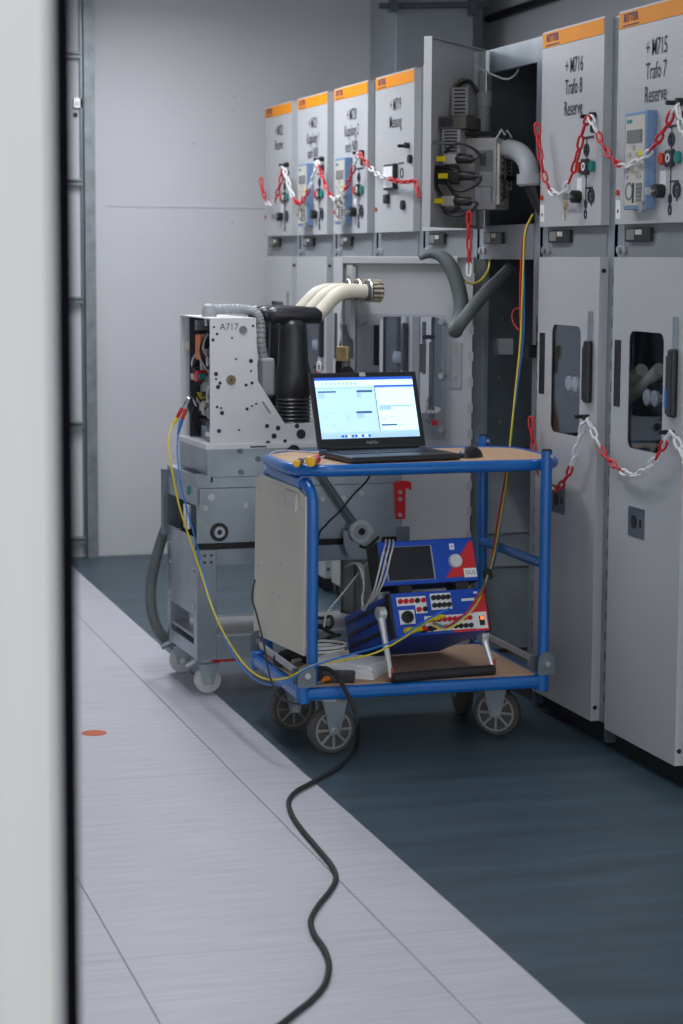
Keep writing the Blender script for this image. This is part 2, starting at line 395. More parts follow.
def protection_relay(n, cab):
    x0, z0 = LP(715, 624, 206, -.036); x1, z1 = LP(715, 645, 114, -.036)
    pr = mk('protection_relay', bx(x0-.012, x1+.010, -.034, .0, z0-.012, z1+.012), 'relay_blue', cab, bevel=.003)
    def rp(u0, u1, v0, v1, m, nm, d=.003): mk(nm, bx(x0+(x1-x0)*u0, x0+(x1-x0)*u1, -.036-d, -.036, z0+(z1-z0)*v0, z0+(z1-z0)*v1), m, pr)
    mk('front_plate', bx(x0, x1, -.036, -.034, z0, z1), 'relay_face', pr)
    rp(.12, .88, .70, .84, 'lcd', 'display'); rp(.08, .35, .92, .96, 'green', 'maker_mark', .001)
    b = B(); cx, cz = x0+(x1-x0)*.45, z0+(z1-z0)*.57
    for dx, dz in ((0, .022), (0, -.022), (-.028, 0), (.028, 0)): box(b, cx+dx-.009, cx+dx+.009, -.039, -.036, cz+dz-.006, cz+dz+.006)
    mk('cursor_keys', b, 'panel_dark', pr); rp(.74, .9, .55, .6, 'yellow', 'yellow_key')
    for u in (.08, .60, .78): rp(u, u+.1, .30, .34, 'panel_dark', 'function_key')
    for i in range(5):
        rp(.64, .92, .04+.044*i, .07+.044*i, 'lcd', 'keypad_key')
    rp(.45, .50, .03, .25, 'ink', 'slot_mark'); mk('mark_ring', ringd((x0+(x1-x0)*.25, z0+(z1-z0)*.16), .028, .007, -.037, -.036), 'lcd', pr)
    lk = F5(652, 207); mk('seal_lug', disc((x1-.0, z0-.005), .017, -.045, -.034), 'steel', pr)
win0, win1 = F6(550, 434), F6(581, 328)
WIN = (win0[0], win1[0], (LP(716, 550, 431)[1]), (LP(716, 550, 324)[1]))
def lower_door(n, cab):
    x0, x1, z0, z1 = WIN
    ld = mk('lower_door', door_shell(ZL0, ZL1, rr(x0, x1, z0, z1, .03)), 'panel', cab, smooth=True)
    mk('window_pane', bx(x0-.008, x1+.008, .004, .008, z0-.008, z1+.008), 'pane', ld)
    a, c = F6(538, 393), F6(545, 333); mk('vent_slot', bx(.022, .068, -.002, 0, a[1], c[1]), 'black', ld)
    a, c = F6(583, 400), F6(594, 341)
    h = mk('handle', bx(.428, .452, -.016, 0, a[1], c[1]-.02), 'black', ld, bevel=.006); mk('handle_grip', bx(.450, .490, -.022, 0, a[1]-.006, c[1]), 'black', ld, bevel=.008)
    z = F6(591, 311)[1]; mk('handle_rod', bx(.458, .484, -.008, 0, c[1], z), 'galv', ld)
    if n == 715: mk('handle_sticker', bx(.431, .445, -.018, -.016, a[1]+.02, a[1]+.075), 'wire_blue', ld)
    a, c = F6(558, 513), F6(573, 490); lk = mk('lock_plate', bx(.155, .275, -.002, 0, a[1], c[1]), 'galv_dark', ld)
    zc = (a[1]+c[1])/2; mk('lock_hole', disc((.20, zc), .022, -.003, -.0005), 'black', ld); mk('key_slot', bx(.24, .255, -.003, -.0005, zc-.012, zc+.012), 'black', ld)
    zt = F6(587, 417)[1]; hk = cyl(B(), (.43, -.035, zt), (.43, 0, zt), .007); cyl(hk, (.465, -.02, zt), (.465, 0, zt), .010); mk('chain_hook', hk, 'black', ld)
    hook_pos[(n, 'low')] = (.43, -.032, zt)
    for z in (1.565, .125): mk('edge_screw', cyl(B(), (DW, .014, z), (DW+.002, .014, z), .0075, seg=12), 'black', ld)
    # fittings just behind the window
    zk = F6(573, 385)[1]; xk = P(CM(n), 1, .03, 573, 385).x if n == 716 else .30
    xk = LP(716, 573, 385, .03)[0] if n != 715 else LP(715, 652, 398, .03)[0]; zk = zk if n != 715 else LP(715, 652, 398, .03)[1]
    g = mk('operating_plate', bx(xk-.09, xk+.09, .05, .09, zk-.05, zk+.045), 'black', cab, bevel=.01)
    for dx in (-.028, .028):
        b = lathe(B(), (xk+dx, .05, zk), (0, -1, 0), [(0, .012), (.015, .012), (.016, .024), (.026, .026), (.032, .016)], 14); mk('white_knob', b, 'white', g, smooth=True)
    if n == 715:
        for pts in (((626, 384), (634, 378), (642, 370)), ((628, 398), (640, 388), (652, 378), (660, 369))):
            mk('contact_arm', tube(B(), spline([(LP(715, a_, b_, .06)[0], .06, LP(715, a_, b_, .06)[1]) for a_, b_ in pts], 5), .022, 10), 'cream', g, smooth=True)
def hinge_tabs(cab):
    z = .16; 
    while z < 1.55:
        mk('hinge_tab', bx(-.040, -.024, .012, .034, z, z+.03), 'galv_dark', cab); z += .068
def cabinet(n):
    c = thing('switchgear_cabinet', LAB[n], 'cabinet', (XD, YF[n], 0), R(-90), group='row of switchgear cabinets')
    x0, x1 = -.0545, PITCHW-.0565; D = 1.26
    b = bx(x0, x0+.012, .03, D, .02, 2.36); box(b, x1-.012, x1, .03, D, .02, 2.36); box(b, x0, x1, D, D+.01, .02, 2.36)
    box(b, x0+.012, x1-.012, .05, D, 2.35, 2.362); box(b, x0+.012, x1-.012, .05, D, 1.655, 1.667); box(b, x0+.012, x1-.012, .05, D, .07, .085)
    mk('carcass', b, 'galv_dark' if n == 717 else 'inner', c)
    b = bx(x0, .012, .03, .05, .08, 2.37); box(b, DW-.012, x1, .03, .05, .08, 2.37); box(b, .012, DW-.012, .03, .05, 2.285, 2.37)
    mk('front_frame', b, 'galv', c)
    band = mk('middle_band', bx(.012, DW-.012, .027, .05, 1.60, 1.725), 'band', c)
    for x in (-.018, .03): mk('band_screw', disc((x, 1.632), .012, .018, .03), 'steel', band)
    mk('plinth', bx(x0, x1, .06, .10, 0, .08), 'plinth', c)
    if n != 719:
        a, d = LP(716, 552, 243, .027), LP(716, 573, 230, .027)
        v = mk('voltage_indicator', bx(a[0], d[0], .012, .027, a[1], d[1]), 'black', c, bevel=.003)
        w2 = d[0]-a[0]; h2 = d[1]-a[1]
        mk('display_strip', bx(a[0]+.1*w2, a[0]+.42*w2, .0095, .012, a[1]+.15*h2, d[1]-.1*h2), 'lcd', v); mk('socket_plate', bx(a[0]+.46*w2, a[0]+.70*w2, .0095, .012, a[1]+.52*h2, d[1]-.12*h2), 'relay_face', v)
    if n != 717:
        rd = mk('relay_door', door_shell(ZU0, ZU1), 'panel', c, smooth=True)
        relay_door_front(n, c, rd)
        if n in (715, 720, 721): protection_relay(n, c)
        lower_door(n, c)
    if n in (715, 716): hinge_tabs(c)
    return c
CAB = {n: cabinet(n) for n in range(715, 723)}

# ---- the open cabinet: relay door swung out 41 degrees, lower door 90 degrees
c7 = CAB[717]
TH = 41
MD = Matrix.Rotation(R(-TH), 4, 'Z')                       # door frame in cabinet frame, hinge at x = 0
MDW = CM(717) @ MD
rd = mk('relay_door', door_shell(ZU0, ZU1), 'panel', c7, M=MD)
def dp(px, py, off=.003): q = P(MDW, 1, off, px, py); return q.x, q.z
def dbox(nm, x0, x1, y0, y1, z0, z1, m, parent=rd, bevel=.003): return mk(nm, bx(x0, x1, y0, y1, z0, z1), m, parent, M=MD, bevel=bevel)
dbox('stiffener', .03, .06, .003, .02, ZU0+.01, ZU1-.01, 'panel')
def dx_(px, py, xv): q = P(MDW, 0, xv, px, py); return q.y, q.z
xb_ = .34; xa = .20; za, zb_ = dx_(478, 209, xb_)[1], dx_(478, 138, xb_)[1]; yr = dx_(496, 170, xb_)[0]
case = dbox('relay_case', xa, xb_, .003, yr, za, zb_, 'box')
a, d = dx_(474, 203, xb_), dx_(493, 150, xb_)
dbox('document_pocket', xb_+.003, xb_+.006, a[0], d[0], a[1], d[1], 'bag', bevel=0)
dbox('document', xb_, xb_+.003, a[0]+.005, d[0]-.006, a[1], a[1]+.055, 'paper', bevel=0); dbox('document', xb_, xb_+.002, a[0]+.02, d[0], a[1]+.06, a[1]+.11, 'whiteplastic', bevel=0)
a, d = dx_(480, 166, xb_), dx_(486, 153, xb_); dbox('type_plate', xb_, xb_+.002, a[0], d[0], a[1], d[1], 'lcd', bevel=0)
# terminal rails on the rear of the case
for i, (x0_, x1_, z0_, z1_) in enumerate(((.27, .335, za+.015, zb_-.02), (.20, .265, za+.07, zb_-.03))):
    t_ = dbox('terminal_rail', x0_, x1_, yr, yr+.012, z0_, z1_, 'relay_face')
    for k in range(9): z = z0_+.012+k*(z1_-z0_-.02)/9; mk('terminal', bx(x0_+.03, x0_+.045, yr+.012, yr+.015, z, z+.009), 'ink', t_, M=MD)
dbox('cable_clip', xa, xb_-.0, yr+.012, yr+.022, (za+zb_)/2-.02, (za+zb_)/2-.006, 'black')
mk('wire_loom', tube(B(), spline([(.31, yr+.02, zb_+.01), (.30, yr+.024, (za+zb_)/2+.05), (.322, yr+.024, (za+zb_)/2-.06), (.31, yr+.02, za+.04)], 5), .006, 6), 'black', rd, M=MD, smooth=True)
mk('wire_loom', tube(B(), spline([(.37, .10, zb_+.012), (.33, .14, zb_+.016), (.30, yr, zb_+.012), (.27, yr+.02, zb_-.02)], 5), .009, 6), 'black', rd, M=MD, smooth=True)
for k in range(4): mk('wire_end', tube(B(), [(.31-.03*k, yr-.01, zb_+.0), (.305-.03*k, yr+.006, zb_+.03), (.30-.03*k, yr+.02, zb_+.005)], .005, 6), ('wire_grey', 'black')[k % 2], rd, M=MD, smooth=True)
# contactors with slotted covers
for (pa, pb, xv, w_) in (((451, 116), (468, 87), .30, .085), ((441, 154), (460, 129), .40, .09)):
    a, d = dx_(*pa, xv), dx_(*pb, xv); cc = dbox('contactor', xv-w_, xv, max(.004, a[0]), d[0], a[1], d[1], 'box')
    for k in range(7):
        z = a[1]+(d[1]-a[1])*(k+.6)/7.6; mk('slot', bx(xv, xv+.001, a[0]+.012, d[0]-.010, z, z+.006), 'ink', cc, M=MD)
a, d = dx_(440, 129, .40), dx_(466, 116, .40); dbox('base_bracket', .25, .40, .004, d[0], a[1], d[1], 'brown_lip', bevel=.002); dbox('bracket_recess', .40, .401, .012, d[0]-.05, a[1]+.008, d[1]-.006, 'ink', bevel=0)
for k in range(3):
    p = [dx_(*q_, .27-.02*k) for q_ in ((457, 88), (462, 83-k), (470, 82), (478, 92))]
    mk('cable_bunch', tube(B(), spline([(.27-.02*k, y_, z_) for y_, z_ in p], 5), .008, 7), 'black' if k != 1 else 'brass', rd, M=MD, smooth=True)
# pale conduit rising at the hinge side
a, d = dx_(482, 140, .085), dx_(482, 92, .085); y_ = a[0]; h_ = d[1]-a[1]
mk('conduit', lathe(B(), (.085, y_, a[1]-.02), (0, 0, 1), [(0, .030), (h_-.035, .030), (h_-.034, .037), (h_+.02, .037)]), 'greyhose', rd, M=MD, smooth=True, label='pale grey plastic conduit')
# test plugs with yellow markers and black cable loops
for i, (px, py) in enumerate(((444, 159), (446, 176), (442, 201))):
    xv = .43; y_, z = dx_(px, py, xv)
    pg = mk('plug_block', bx(xv-.02, xv+.012, y_, y_+.05, z-.018, z+.018), 'black' if i == 1 else 'box', rd, M=MD, bevel=.003)
    mk('plug_handle', tube(B(), [(xv, y_+.045, z), (xv, y_+.055, z), (xv, y_+.105, z-.002), (xv, y_+.115, z)], [.012, .017, .016, .008], 10), 'black', pg, M=MD, smooth=True)
    mk('plug_marker', bx(xv+.008, xv+.016, y_-.024, y_+.012, z-.009, z+.009), 'yellow', pg, M=MD)
    up_ = 1 if i == 0 else -1
    lp = [(y_+.11, z), (y_+.135, z+.008*up_), (y_+.12, z+.03*up_), (y_+.07, z+.052*up_), (y_+.03, z+.045*up_), (y_-.0, z+.012*up_)]
    mk('plug_cable', tube(B(), spline([(xv+.004, a_, b_) for a_, b_ in lp], 6), .0055, 6), 'black', pg, M=MD, smooth=True)
for (p0, p1, p2) in (((437, 165), (436, 185), (446, 203)), ((444, 178), (454, 193), (462, 202)), ((440, 200), (447, 213), (460, 207)), ((440, 168), (448, 168), (458, 172))):
    mk('loose_cable', tube(B(), spline([(.425, *dx_(*p, .425)) for p in (p0, p1, p2)], 7), .008, 6), 'black', rd, M=MD, smooth=True)
y_, z_ = dx_(441, 174, .43); dbox('relay_socket', .36, .425, .004, y_+.045, z_-.035, z_+.03, 'black')
y_, z_ = dx_(436, 143, .45); mk('bolt', cyl(B(), (.45, .0, z_), (.45, y_+.03, z_), .007), 'steel', rd, M=MD)
# door stay wire to the roof of the compartment
s = [Vector((*dp(475, 66, .03), 0))]; s0 = MD @ Vector((s[0].x, .03, s[0].y)); s1 = P(CM(717), 1, .06, 508, 79); s2 = P(CM(717), 1, .07, 518, 70); s3 = P(CM(717), 1, .07, 514, 60)
mk('stay_wire', tube(B(), spline([s0, (s0+s1)/2+Vector((0, 0, -.006)), s1, s2, s3], 6), .004, 6), 'wire_grey', c7, smooth=True)
# elbow pipe and dark loom inside the relay compartment
e = [P(CM(717), 1, -.02, px, py) for px, py in ((508, 148), (521, 152), (530, 164), (532, 180))]
e = [Vector((v.x-.02, v.y, v.z)) for v in e]
ep = mk('elbow_pipe', tube(B(), spline([e[0]+Vector((-.03, 0, .01))]+e, 6), .034, 14), 'greyhose', c7, smooth=True, label='pale grey plastic elbow pipe')
mk('elbow_collar', lathe(B(), e[-1]+Vector((0, 0, .02)), (.04, 0, -1), [(0, .046), (.035, .046), (.036, .040), (.04, .040)]), 'greyhose', ep, smooth=True)
mk('cable_loom', tube(B(), spline([e[-1], e[-1]+Vector((.01, .05, -.1)), e[-1]+Vector((.06, .1, -.14)), e[-1]+Vector((.12, .1, -.05)), e[-1]+Vector((.1, .1, .12))], 6), .028, 10), 'black', c7, smooth=True)
# cross rail in the roof of the compartment
mk('roof_rail', bx(.01, .56, .25, .32, 2.16, 2.22), 'relay_face', c7)
# lower compartment fittings: liner, handles, partition, jamb strips
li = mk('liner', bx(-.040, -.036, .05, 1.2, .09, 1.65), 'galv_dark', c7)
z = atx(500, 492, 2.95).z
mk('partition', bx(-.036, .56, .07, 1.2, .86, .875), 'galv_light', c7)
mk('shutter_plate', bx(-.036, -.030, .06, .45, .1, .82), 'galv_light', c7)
for zz in (.55, .42): mk('guide_rod', cyl(B(), (-.02, .06, zz), (-.02, .42, zz+.0), .005, seg=8), 'steel', c7)
hb = spline([(.50, .10, .60), (.45, .09, .60), (.43, .085, .59), (.43, .085, .50), (.43, .085, .41), (.45, .09, .40), (.50, .10, .40)], 4); mk('pull_handle', tube(B(), hb, .006, 8), 'steel', c7, smooth=True)
for zz in (1.38, 1.15, .98): mk('liner_screw', cyl(B(), (-.036, .12, zz), (-.030, .12, zz), .008, seg=10), 'steel', li)
mk('socket_block', bx(-.036, -.01, .10, .16, 1.24, 1.30), 'panel_dark', c7)
jb = mk('jamb_strip', bx(-.010, .010, -.004, .03, .08, 1.60), 'galv', c7); mk('jamb_seal', bx(-.022, -.011, -.004, .03, .08, 1.60), 'black', jb)
mk('cable_clip', bx(.50, .56, .0, .05, 1.255, 1.30), 'black', c7); mk('jamb_slot', bx(.56, .575, .026, .03, 1.30, 1.40), 'black', c7)
# lower door, opened square
ML = Matrix.Rotation(R(-128), 4, 'Z'); MLW = CM(717) @ ML
x0, x1, z0, z1 = WIN
ld = mk('lower_door', door_shell(ZL0, ZL1, rr(x0, x1, z0, z1, .03)), 'panel', c7, M=ML, smooth=True)
def ep2(px, py, off=.003): q = P(MLW, 1, off, px, py); return q.x, q.z
def lbox(nm, x0, x1, y0, y1, z0, z1, m, parent=ld, bevel=.0): return mk(nm, bx(x0, x1, y0, y1, z0, z1), m, parent, M=ML, bevel=bevel)
lbox('top_rail', .06, DW-.003, .02, .034, ZL1-.028, ZL1-.001, 'panel', bevel=.003)
lbox('edge_channel', DW-.055, DW-.035, .003, .028, ZL0+.02, ZL1-.04, 'panel_dark')
a, d = ep2(356, 436, .03), ep2(447, 315, .03)
lbox('window_pane', d[0], a[0], .030, .036, a[1], d[1], 'plexi', bevel=.001)
for i, (px, py) in enumerate(((362, 322), (441, 322), (441, 376), (441, 430), (362, 430))):
    q = ep2(px, py, .04); mk('pane_bolt', cyl(B(), (q[0], .003, q[1]), (q[0], .044, q[1]), .011, seg=10), 'steel', ld, M=ML)
for px0, px1, py0, py1, m_ in ((374, 379, 325, 365, 'ink'), (420, 426, 344, 372, 'lcd'), (429, 434, 342, 410, 'lcd'), (423, 435, 335, 339, 'ink')):
    a, d = ep2(px0, py1, .006), ep2(px1, py0, .006); lbox('marking_strip', d[0], a[0], .004, .012, a[1], d[1], m_)
a, d = ep2(450, 388, .005), ep2(462, 343, .005); kp = lbox('cover_plate', d[0], a[0], .003, .008, a[1], d[1], 'panel_dark'); 
for z in (a[1]+.04, d[1]-.03): mk('rivet', cyl(B(), ((a[0]+d[0])/2, .008, z), ((a[0]+d[0])/2, .012, z), .005, seg=8), 'brass', kp, M=ML)
# lock mechanism beside the free edge
q = ep2(347, 340, .02); 
lv = [(q[0]-.030, q[1]-.07), (q[0]+.02, q[1]-.07), (q[0]+.03, q[1]-.02), (q[0]+.018, q[1]+.02), (q[0]+.028, q[1]+.06), (q[0]+.004, q[1]+.06), (q[0]-.005, q[1]+.02), (q[0]-.03, q[1]-.0)]
mk('lock_lever', prism(B(), lv, .02, .028), 'galv_dark', ld, M=ML)
q = ep2(345, 352, .03); lbox('lock_block', q[0]-.02, q[0]+.030, .01, .05, q[1]-.035, q[1]+.022, 'brass', bevel=.004)
lbox('lock_cam', q[0]+.012, q[0]+.04, .01, .03, q[1]-.09, q[1]-.035, 'black'); mk('lock_disc', disc((q[0]-.01, q[1]-.085), .03, .006, .03), 'rubber', ld, M=ML)
b = bx(DW-.045, DW-.02, .0, .03, 1.535, 1.575); box(b, DW-.045, DW-.035, .0, .03, 1.505, 1.535); mk('latch_bracket', b, 'panel', ld, M=ML); mk('latch_pin', disc((DW-.03, 1.50), .010, .01, .034), 'black', ld, M=ML)
for k in range(15):
    z = .14+k*.098; lbox('hinge_tab', -.006, .014, .012, .030, z, z+.035, 'panel_dark')

# loose tag in a clear bag on the open door
q = P(MLW, 1, .06, 430, 412)
tg = thing('key_tag_bag', 'crumpled clear plastic bag with a red tag hanging on the open door', 'bag', tuple(MLW @ q))
b = bmesh.new(); bmesh.ops.create_icosphere(b, subdivisions=3, radius=1)
for v in b.verts: v.co = Vector((v.co.x*.018, v.co.y*.014, v.co.z*.055))*(1+random.uniform(-.25, .25))
mk('pouch', b, 'bag', tg, smooth=False); mk('red_tag', bx(.004, .024, -.02, -.014, -.05, -.03), 'red', tg)

# ---- grey sleeve looped over the open lower door
pts = [aty(420, 258, 7.40), aty(430, 254, 7.40), aty(441, 256, 7.38), aty(450, 266, 7.36), aty(457, 283, 7.34), aty(461, 302, 7.32), aty(460, 318, 7.30), aty(456, 328, 7.27), aty(456, 330, 7.22), aty(462, 322, 7.18), aty(474, 306, 7.18), aty(488, 290, 7.20), aty(500, 279, 7.24), aty(509, 270, 7.28)]
sp = spline(pts, 5); n_ = len(sp); rr_ = [.012+.024*min(1, i/14) if i < 40 else .030 for i in range(n_)]
hs = thing('cable_sleeve', 'dark grey-green cable sleeve drooping in a loop over the open lower door', 'sleeve', tuple(pts[0]))
mk('sleeve', tube(B(), sp, [min(r, .036)*.8 for r in rr_], 12), 'darkhose', hs, world=True, smooth=True)
d_ = (pts[-1]-pts[-2]).normalized(); mk('sleeve_end', cyl(B(), pts[-1], pts[-1]+d_*.07, .028, .034), 'brown_lip', hs, world=True, smooth=True)
# earth wire and small fitting near the hinge
ew = spline([aty(457, 272, 7.36), aty(468, 283, 7.36), aty(480, 281, 7.38), aty(488, 270, 7.42), aty(490, 258, 7.44)], 6)
tag(mk('earth_wire', tube(B(), ew, .004, 6), 'wire_yellow'), 'thin yellow-green earth wire hanging at the hinge of the open lower door', 'wire')

# ================================================================== chains
RL, RW_, RB = .054, .026, .0042
def link_mesh(name, m):
    b = B(); n = 14; pts = []
    for k in range(n):
        a = 2*math.pi*k/n; x, z = math.cos(a), math.sin(a)
        pts.append((0, (RW_/2-RB)*math.copysign(abs(x)**.75, x), (RL/2-RB)*math.copysign(abs(z)**.6, z)))
    tube(b, pts, RB, 5, closed=True); bmesh.ops.recalc_face_normals(b, faces=b.faces)
    me = bpy.data.meshes.new(name); b.to_mesh(me); b.free(); me.materials.append(MATS[m])
    for p in me.polygons: p.use_smooth = True
    return me
LM = {'r': link_mesh('chain_link_red', 'red'), 'w': link_mesh('chain_link_white', 'white')}
def chain(label, path, colours, grp='red and white barrier chains'):
    """path: dense points; colours: function of distance fraction"""
    path = [Vector(p) for p in path]
    t = thing('barrier_chain', label, 'chain', tuple(path[0]), group=grp)
    L = [0]
    for a, b in zip(path, path[1:]): L.append(L[-1]+(b-a).length)
    pitch = RL-2*RB-.001; n = max(1, int(L[-1]/pitch)); 
    def at(s):
        for i in range(len(L)-1):
            if s <= L[i+1]: f = (s-L[i])/max(1e-9, L[i+1]-L[i]); return path[i].lerp(path[i+1], f)
        return path[-1]
    for k in range(n):
        p0, p1 = at(k*pitch), at(min(L[-1], (k+1)*pitch)); d = (p1-p0).normalized(); u, v = frame_of(d)
        ref = Vector((1, 0, 0)); u = (ref-d*ref.dot(d)).normalized(); v = d.cross(u)
        a = R(45 if k % 2 else -45)+random.uniform(-.25, .25)
        uu = u*math.cos(a)+v*math.sin(a); vv = d.cross(uu)
        o = bpy.data.objects.new('chain_link', LM[colours((k+.5)/n)]); COL.objects.link(o); o.parent = t
        o.matrix_local = Matrix((( uu.x, vv.x, d.x, 0), (uu.y, vv.y, d.y, 0), (uu.z, vv.z, d.z, 0), (0, 0, 0, 1)))
        o.location = (p0+p1)/2-path[0]
    return t
def cx(pxs, X=XD-.05): return [atx(px, py, X) for px, py in pxs]
def bands(seq):
    tot = sum(s for s, _ in seq)
    def f(t):
        a = 0
        for s, c in seq:
            a += s/tot
            if t <= a: return c
        return seq[-1][1]
    return f
near = spline(cx([(537, 123), (539, 145), (543, 172), (550, 190), (556, 195), (563, 192), (570, 180), (577, 158), (583, 130), (587, 120), (591, 115)]), 6)+spline(cx([(591, 115), (596, 130), (604, 147), (614, 161), (623, 166), (632, 164), (643, 158), (655, 145), (667, 125), (674, 108), (677, 103)]), 6)[1:]+spline(cx([(677, 103), (681, 125), (690, 150), (700, 165)]), 6)[1:]
chain('red and white plastic chain swagged across the relay doors of M716 and M715', near, bands([(.20, 'r'), (.15, 'w'), (.20, 'r'), (.06, 'w'), (.18, 'r'), (.18, 'w'), (.14, 'r'), (.2, 'w')]))
far = spline(cx([(261, 178), (262, 188), (265, 198), (269, 205), (274, 203), (278, 192), (281, 180), (283, 165)]), 6)+spline(cx([(283, 165), (287, 178), (291, 192), (296, 202), (301, 203), (307, 194), (313, 178), (317, 160)]), 6)[1:]+spline(cx([(317, 160), (322, 175), (328, 192), (334, 199), (341, 196), (349, 182), (355, 163), (359, 153)]), 6)[1:]+spline(cx([(359, 153), (367, 164), (377, 174), (390, 179), (402, 182), (413, 181), (416, 181)]), 6)[1:]+spline(cx([(416, 181), (418, 190), (420, 204)]), 5)[1:]
chain('red and white plastic chain swagged across the far relay doors up to M719', far, bands([(.07, 'r'), (.08, 'w'), (.09, 'r'), (.10, 'w'), (.12, 'r'), (.09, 'w'), (.10, 'r'), (.09, 'w'), (.08, 'r'), (.03, 'w'), (.08, 'r'), (.1, 'w'), (.18, 'r')]))
low = spline(cx([(531, 417), (532, 435), (536, 460), (543, 480), (552, 489), (560, 487), (570, 470), (578, 445), (583, 425), (587, 417)], XD-.036), 6)+spline(cx([(587, 417), (594, 433), (603, 452), (615, 466), (630, 475), (643, 472), (656, 458), (666, 440), (672, 430)], XD-.036), 6)[1:]+spline(cx([(672, 430), (678, 443), (686, 462), (697, 478)], XD-.036), 6)[1:]
chain('red and white plastic chain swagged across the lower doors of M716 and M715', low, bands([(.16, 'r'), (.12, 'w'), (.14, 'r'), (.26, 'w'), (.16, 'r'), (.2, 'w'), (.08, 'r'), (.2, 'w')]))
chain('short red chain end dangling straight down below the open relay door', [aty(469, y, 7.0) for y in (212, 230, 250, 266, 276)], lambda t: 'r' if t < .85 else 'w')
chain('bit of red and white chain on a lower door behind the laptop', [atx(319, y, XD-.03) for y in (362, 368, 375, 384)], lambda t: 'w' if t < .3 else 'r')

# ================================================================== breaker truck and withdrawn breaker
TO = Vector((aty(197, 600, 7.36).x, 7.36, 0)); TRZ = R(2)
MT = Matrix.Translation(TO) @ Matrix.Rotation(TRZ, 4, 'Z')
def TP(px, py, off=0): q = P(MT, 1, off, px, py); return q.x, q.z
def TX(px, py, xv): q = P(MT, 0, xv, px, py); return q.y, q.z
TD = .46                                                    # depth of truck
TL = TP(402, 500)[0]
tk = thing('breaker_truck', 'galvanised steel lifting truck on white castors behind the blue trolley', 'truck', tuple(TO), TRZ)
z1, z0 = TP(197, 489)[1], TP(199, 544)[1]
b = bx(0, TL, 0, .004, z0, z1); box(b, 0, TL, .004, .03, z1-.004, z1); fp = mk('front_panel', b, 'galv', tk, bevel=.002)
for px, py, r in ((211, 497, .013), (205, 508, .010), (245, 505, .010), (343, 498, .010), (361, 493, .010), (322, 499, .009)):
    q = TP(px, py); mk('panel_bolt', disc(q, r, -.008, 0), 'steel', fp)
q = TP(219, 532); mk('lock_ring', ringd(q, .034, .012, -.006, 0), 'black', fp); mk('lock_bush', ringd(q, .020, .010, -.012, 0), 'steel', fp); mk('lock_core', disc(q, .011, -.006, 0), 'black', fp)
mk('rear_panel', bx(0, TL, TD-.004, TD, z0, z1), 'galv', tk)
# left end: upper edge, dark recess, small fittings
le = mk('end_plate', bx(.0, .004, .03, TD-.03, .30, z0+.02), 'galv', tk)
for py, pz in ((.40, .52), (.40, .45), (.04, .47), (.40, .33), (.04, .33)): mk('end_bolt', cyl(B(), (-.006, py, pz), (0, py, pz), .009, seg=10), 'steel', le)
mk('end_rail', bx(-.004, .012, .0, TD, z1-.06, z1+.004), 'galv', tk); mk('recess', bx(.05, .06, .01, TD-.01, z0, z1-.03), 'inner', tk)
mk('rear_post', bx(-.02, .03, TD-.03, TD+.01, z0-.02, z1+.03), 'galv_dark', tk)
b = tube(B(), [(-.012, .07, z1-.07), (-.012, .12, z1-.07), (-.012, .12, z1-.15), (-.012, .07, z1-.15)], .008, 8, closed=True); mk('eye_bracket', b, 'alu', tk)
mk('green_tab', bx(-.01, .0, .09, .11, z1-.03, z1-.0), 'green', tk)
# table top
zt = TP(213, 478)[1]
mk('table_top', bx(-.0, TL, .0, TD, z1+.002, z1+.022), 'galv', tk); 
mk('table_lip', bx(TP(213, 484)[0], TL, .004, TD-.01, z1+.022, zt), 'galv', tk)
mk('end_tray', bx(.0, TP(213, 484)[0]-.006, .01, TD-.01, z1+.022, z1+.045), 'galv', tk); mk('tray_slot', bx(.015, .05, .10, .30, z1+.045, z1+.047), 'ink', tk)
# gap and lower frame
mk('gap_rail', bx(.01, TL-.01, .02, TD-.02, z0-.03, z0), 'black', tk)
zl = z0-.024; zb0, zb1 = TP(200, 661)[1], TP(230, 618)[1]
for x0_, x1_ in ((.0, .075), (TL-.075, TL)):
    for y0_, y1_ in ((.004, .05), (TD-.05, TD-.004)): mk('leg', bx(x0_, x1_, y0_, y1_, zb0, zl), 'galv', tk, bevel=.002)
cbm = bx(.075, TL-.075, .006, .012, zl-.058, zl); mk('cross_bar', cbm, 'galv', tk); mk('cross_bar', bx(.075, TL-.075, TD-.012, TD-.006, zl-.058, zl), 'galv', tk)
for x_ in (.03, .055):
    for z_ in (zl-.02, zl-.045): mk('rivet', disc((x_, z_), .005, .001, .004, 8), 'ink', tk)
mk('bottom_bar', bx(.075, TL-.075, .006, .02, zb0, zb0+.085), 'galv', tk); mk('bottom_bar', bx(.075, TL-.075, TD-.02, TD-.006, zb0, zb0+.085), 'galv', tk)
mk('bottom_shelf', bx(.01, TL-.01, .02, TD-.02, zb0+.07, zb0+.082), 'panel_dark', tk)
mk('side_bar', bx(.004, .05, .05, TD-.05, zb0, zb0+.05), 'galv', tk); mk('side_bar', bx(TL-.05, TL-.004, .05, TD-.05, zb0, zb0+.05), 'galv', tk)
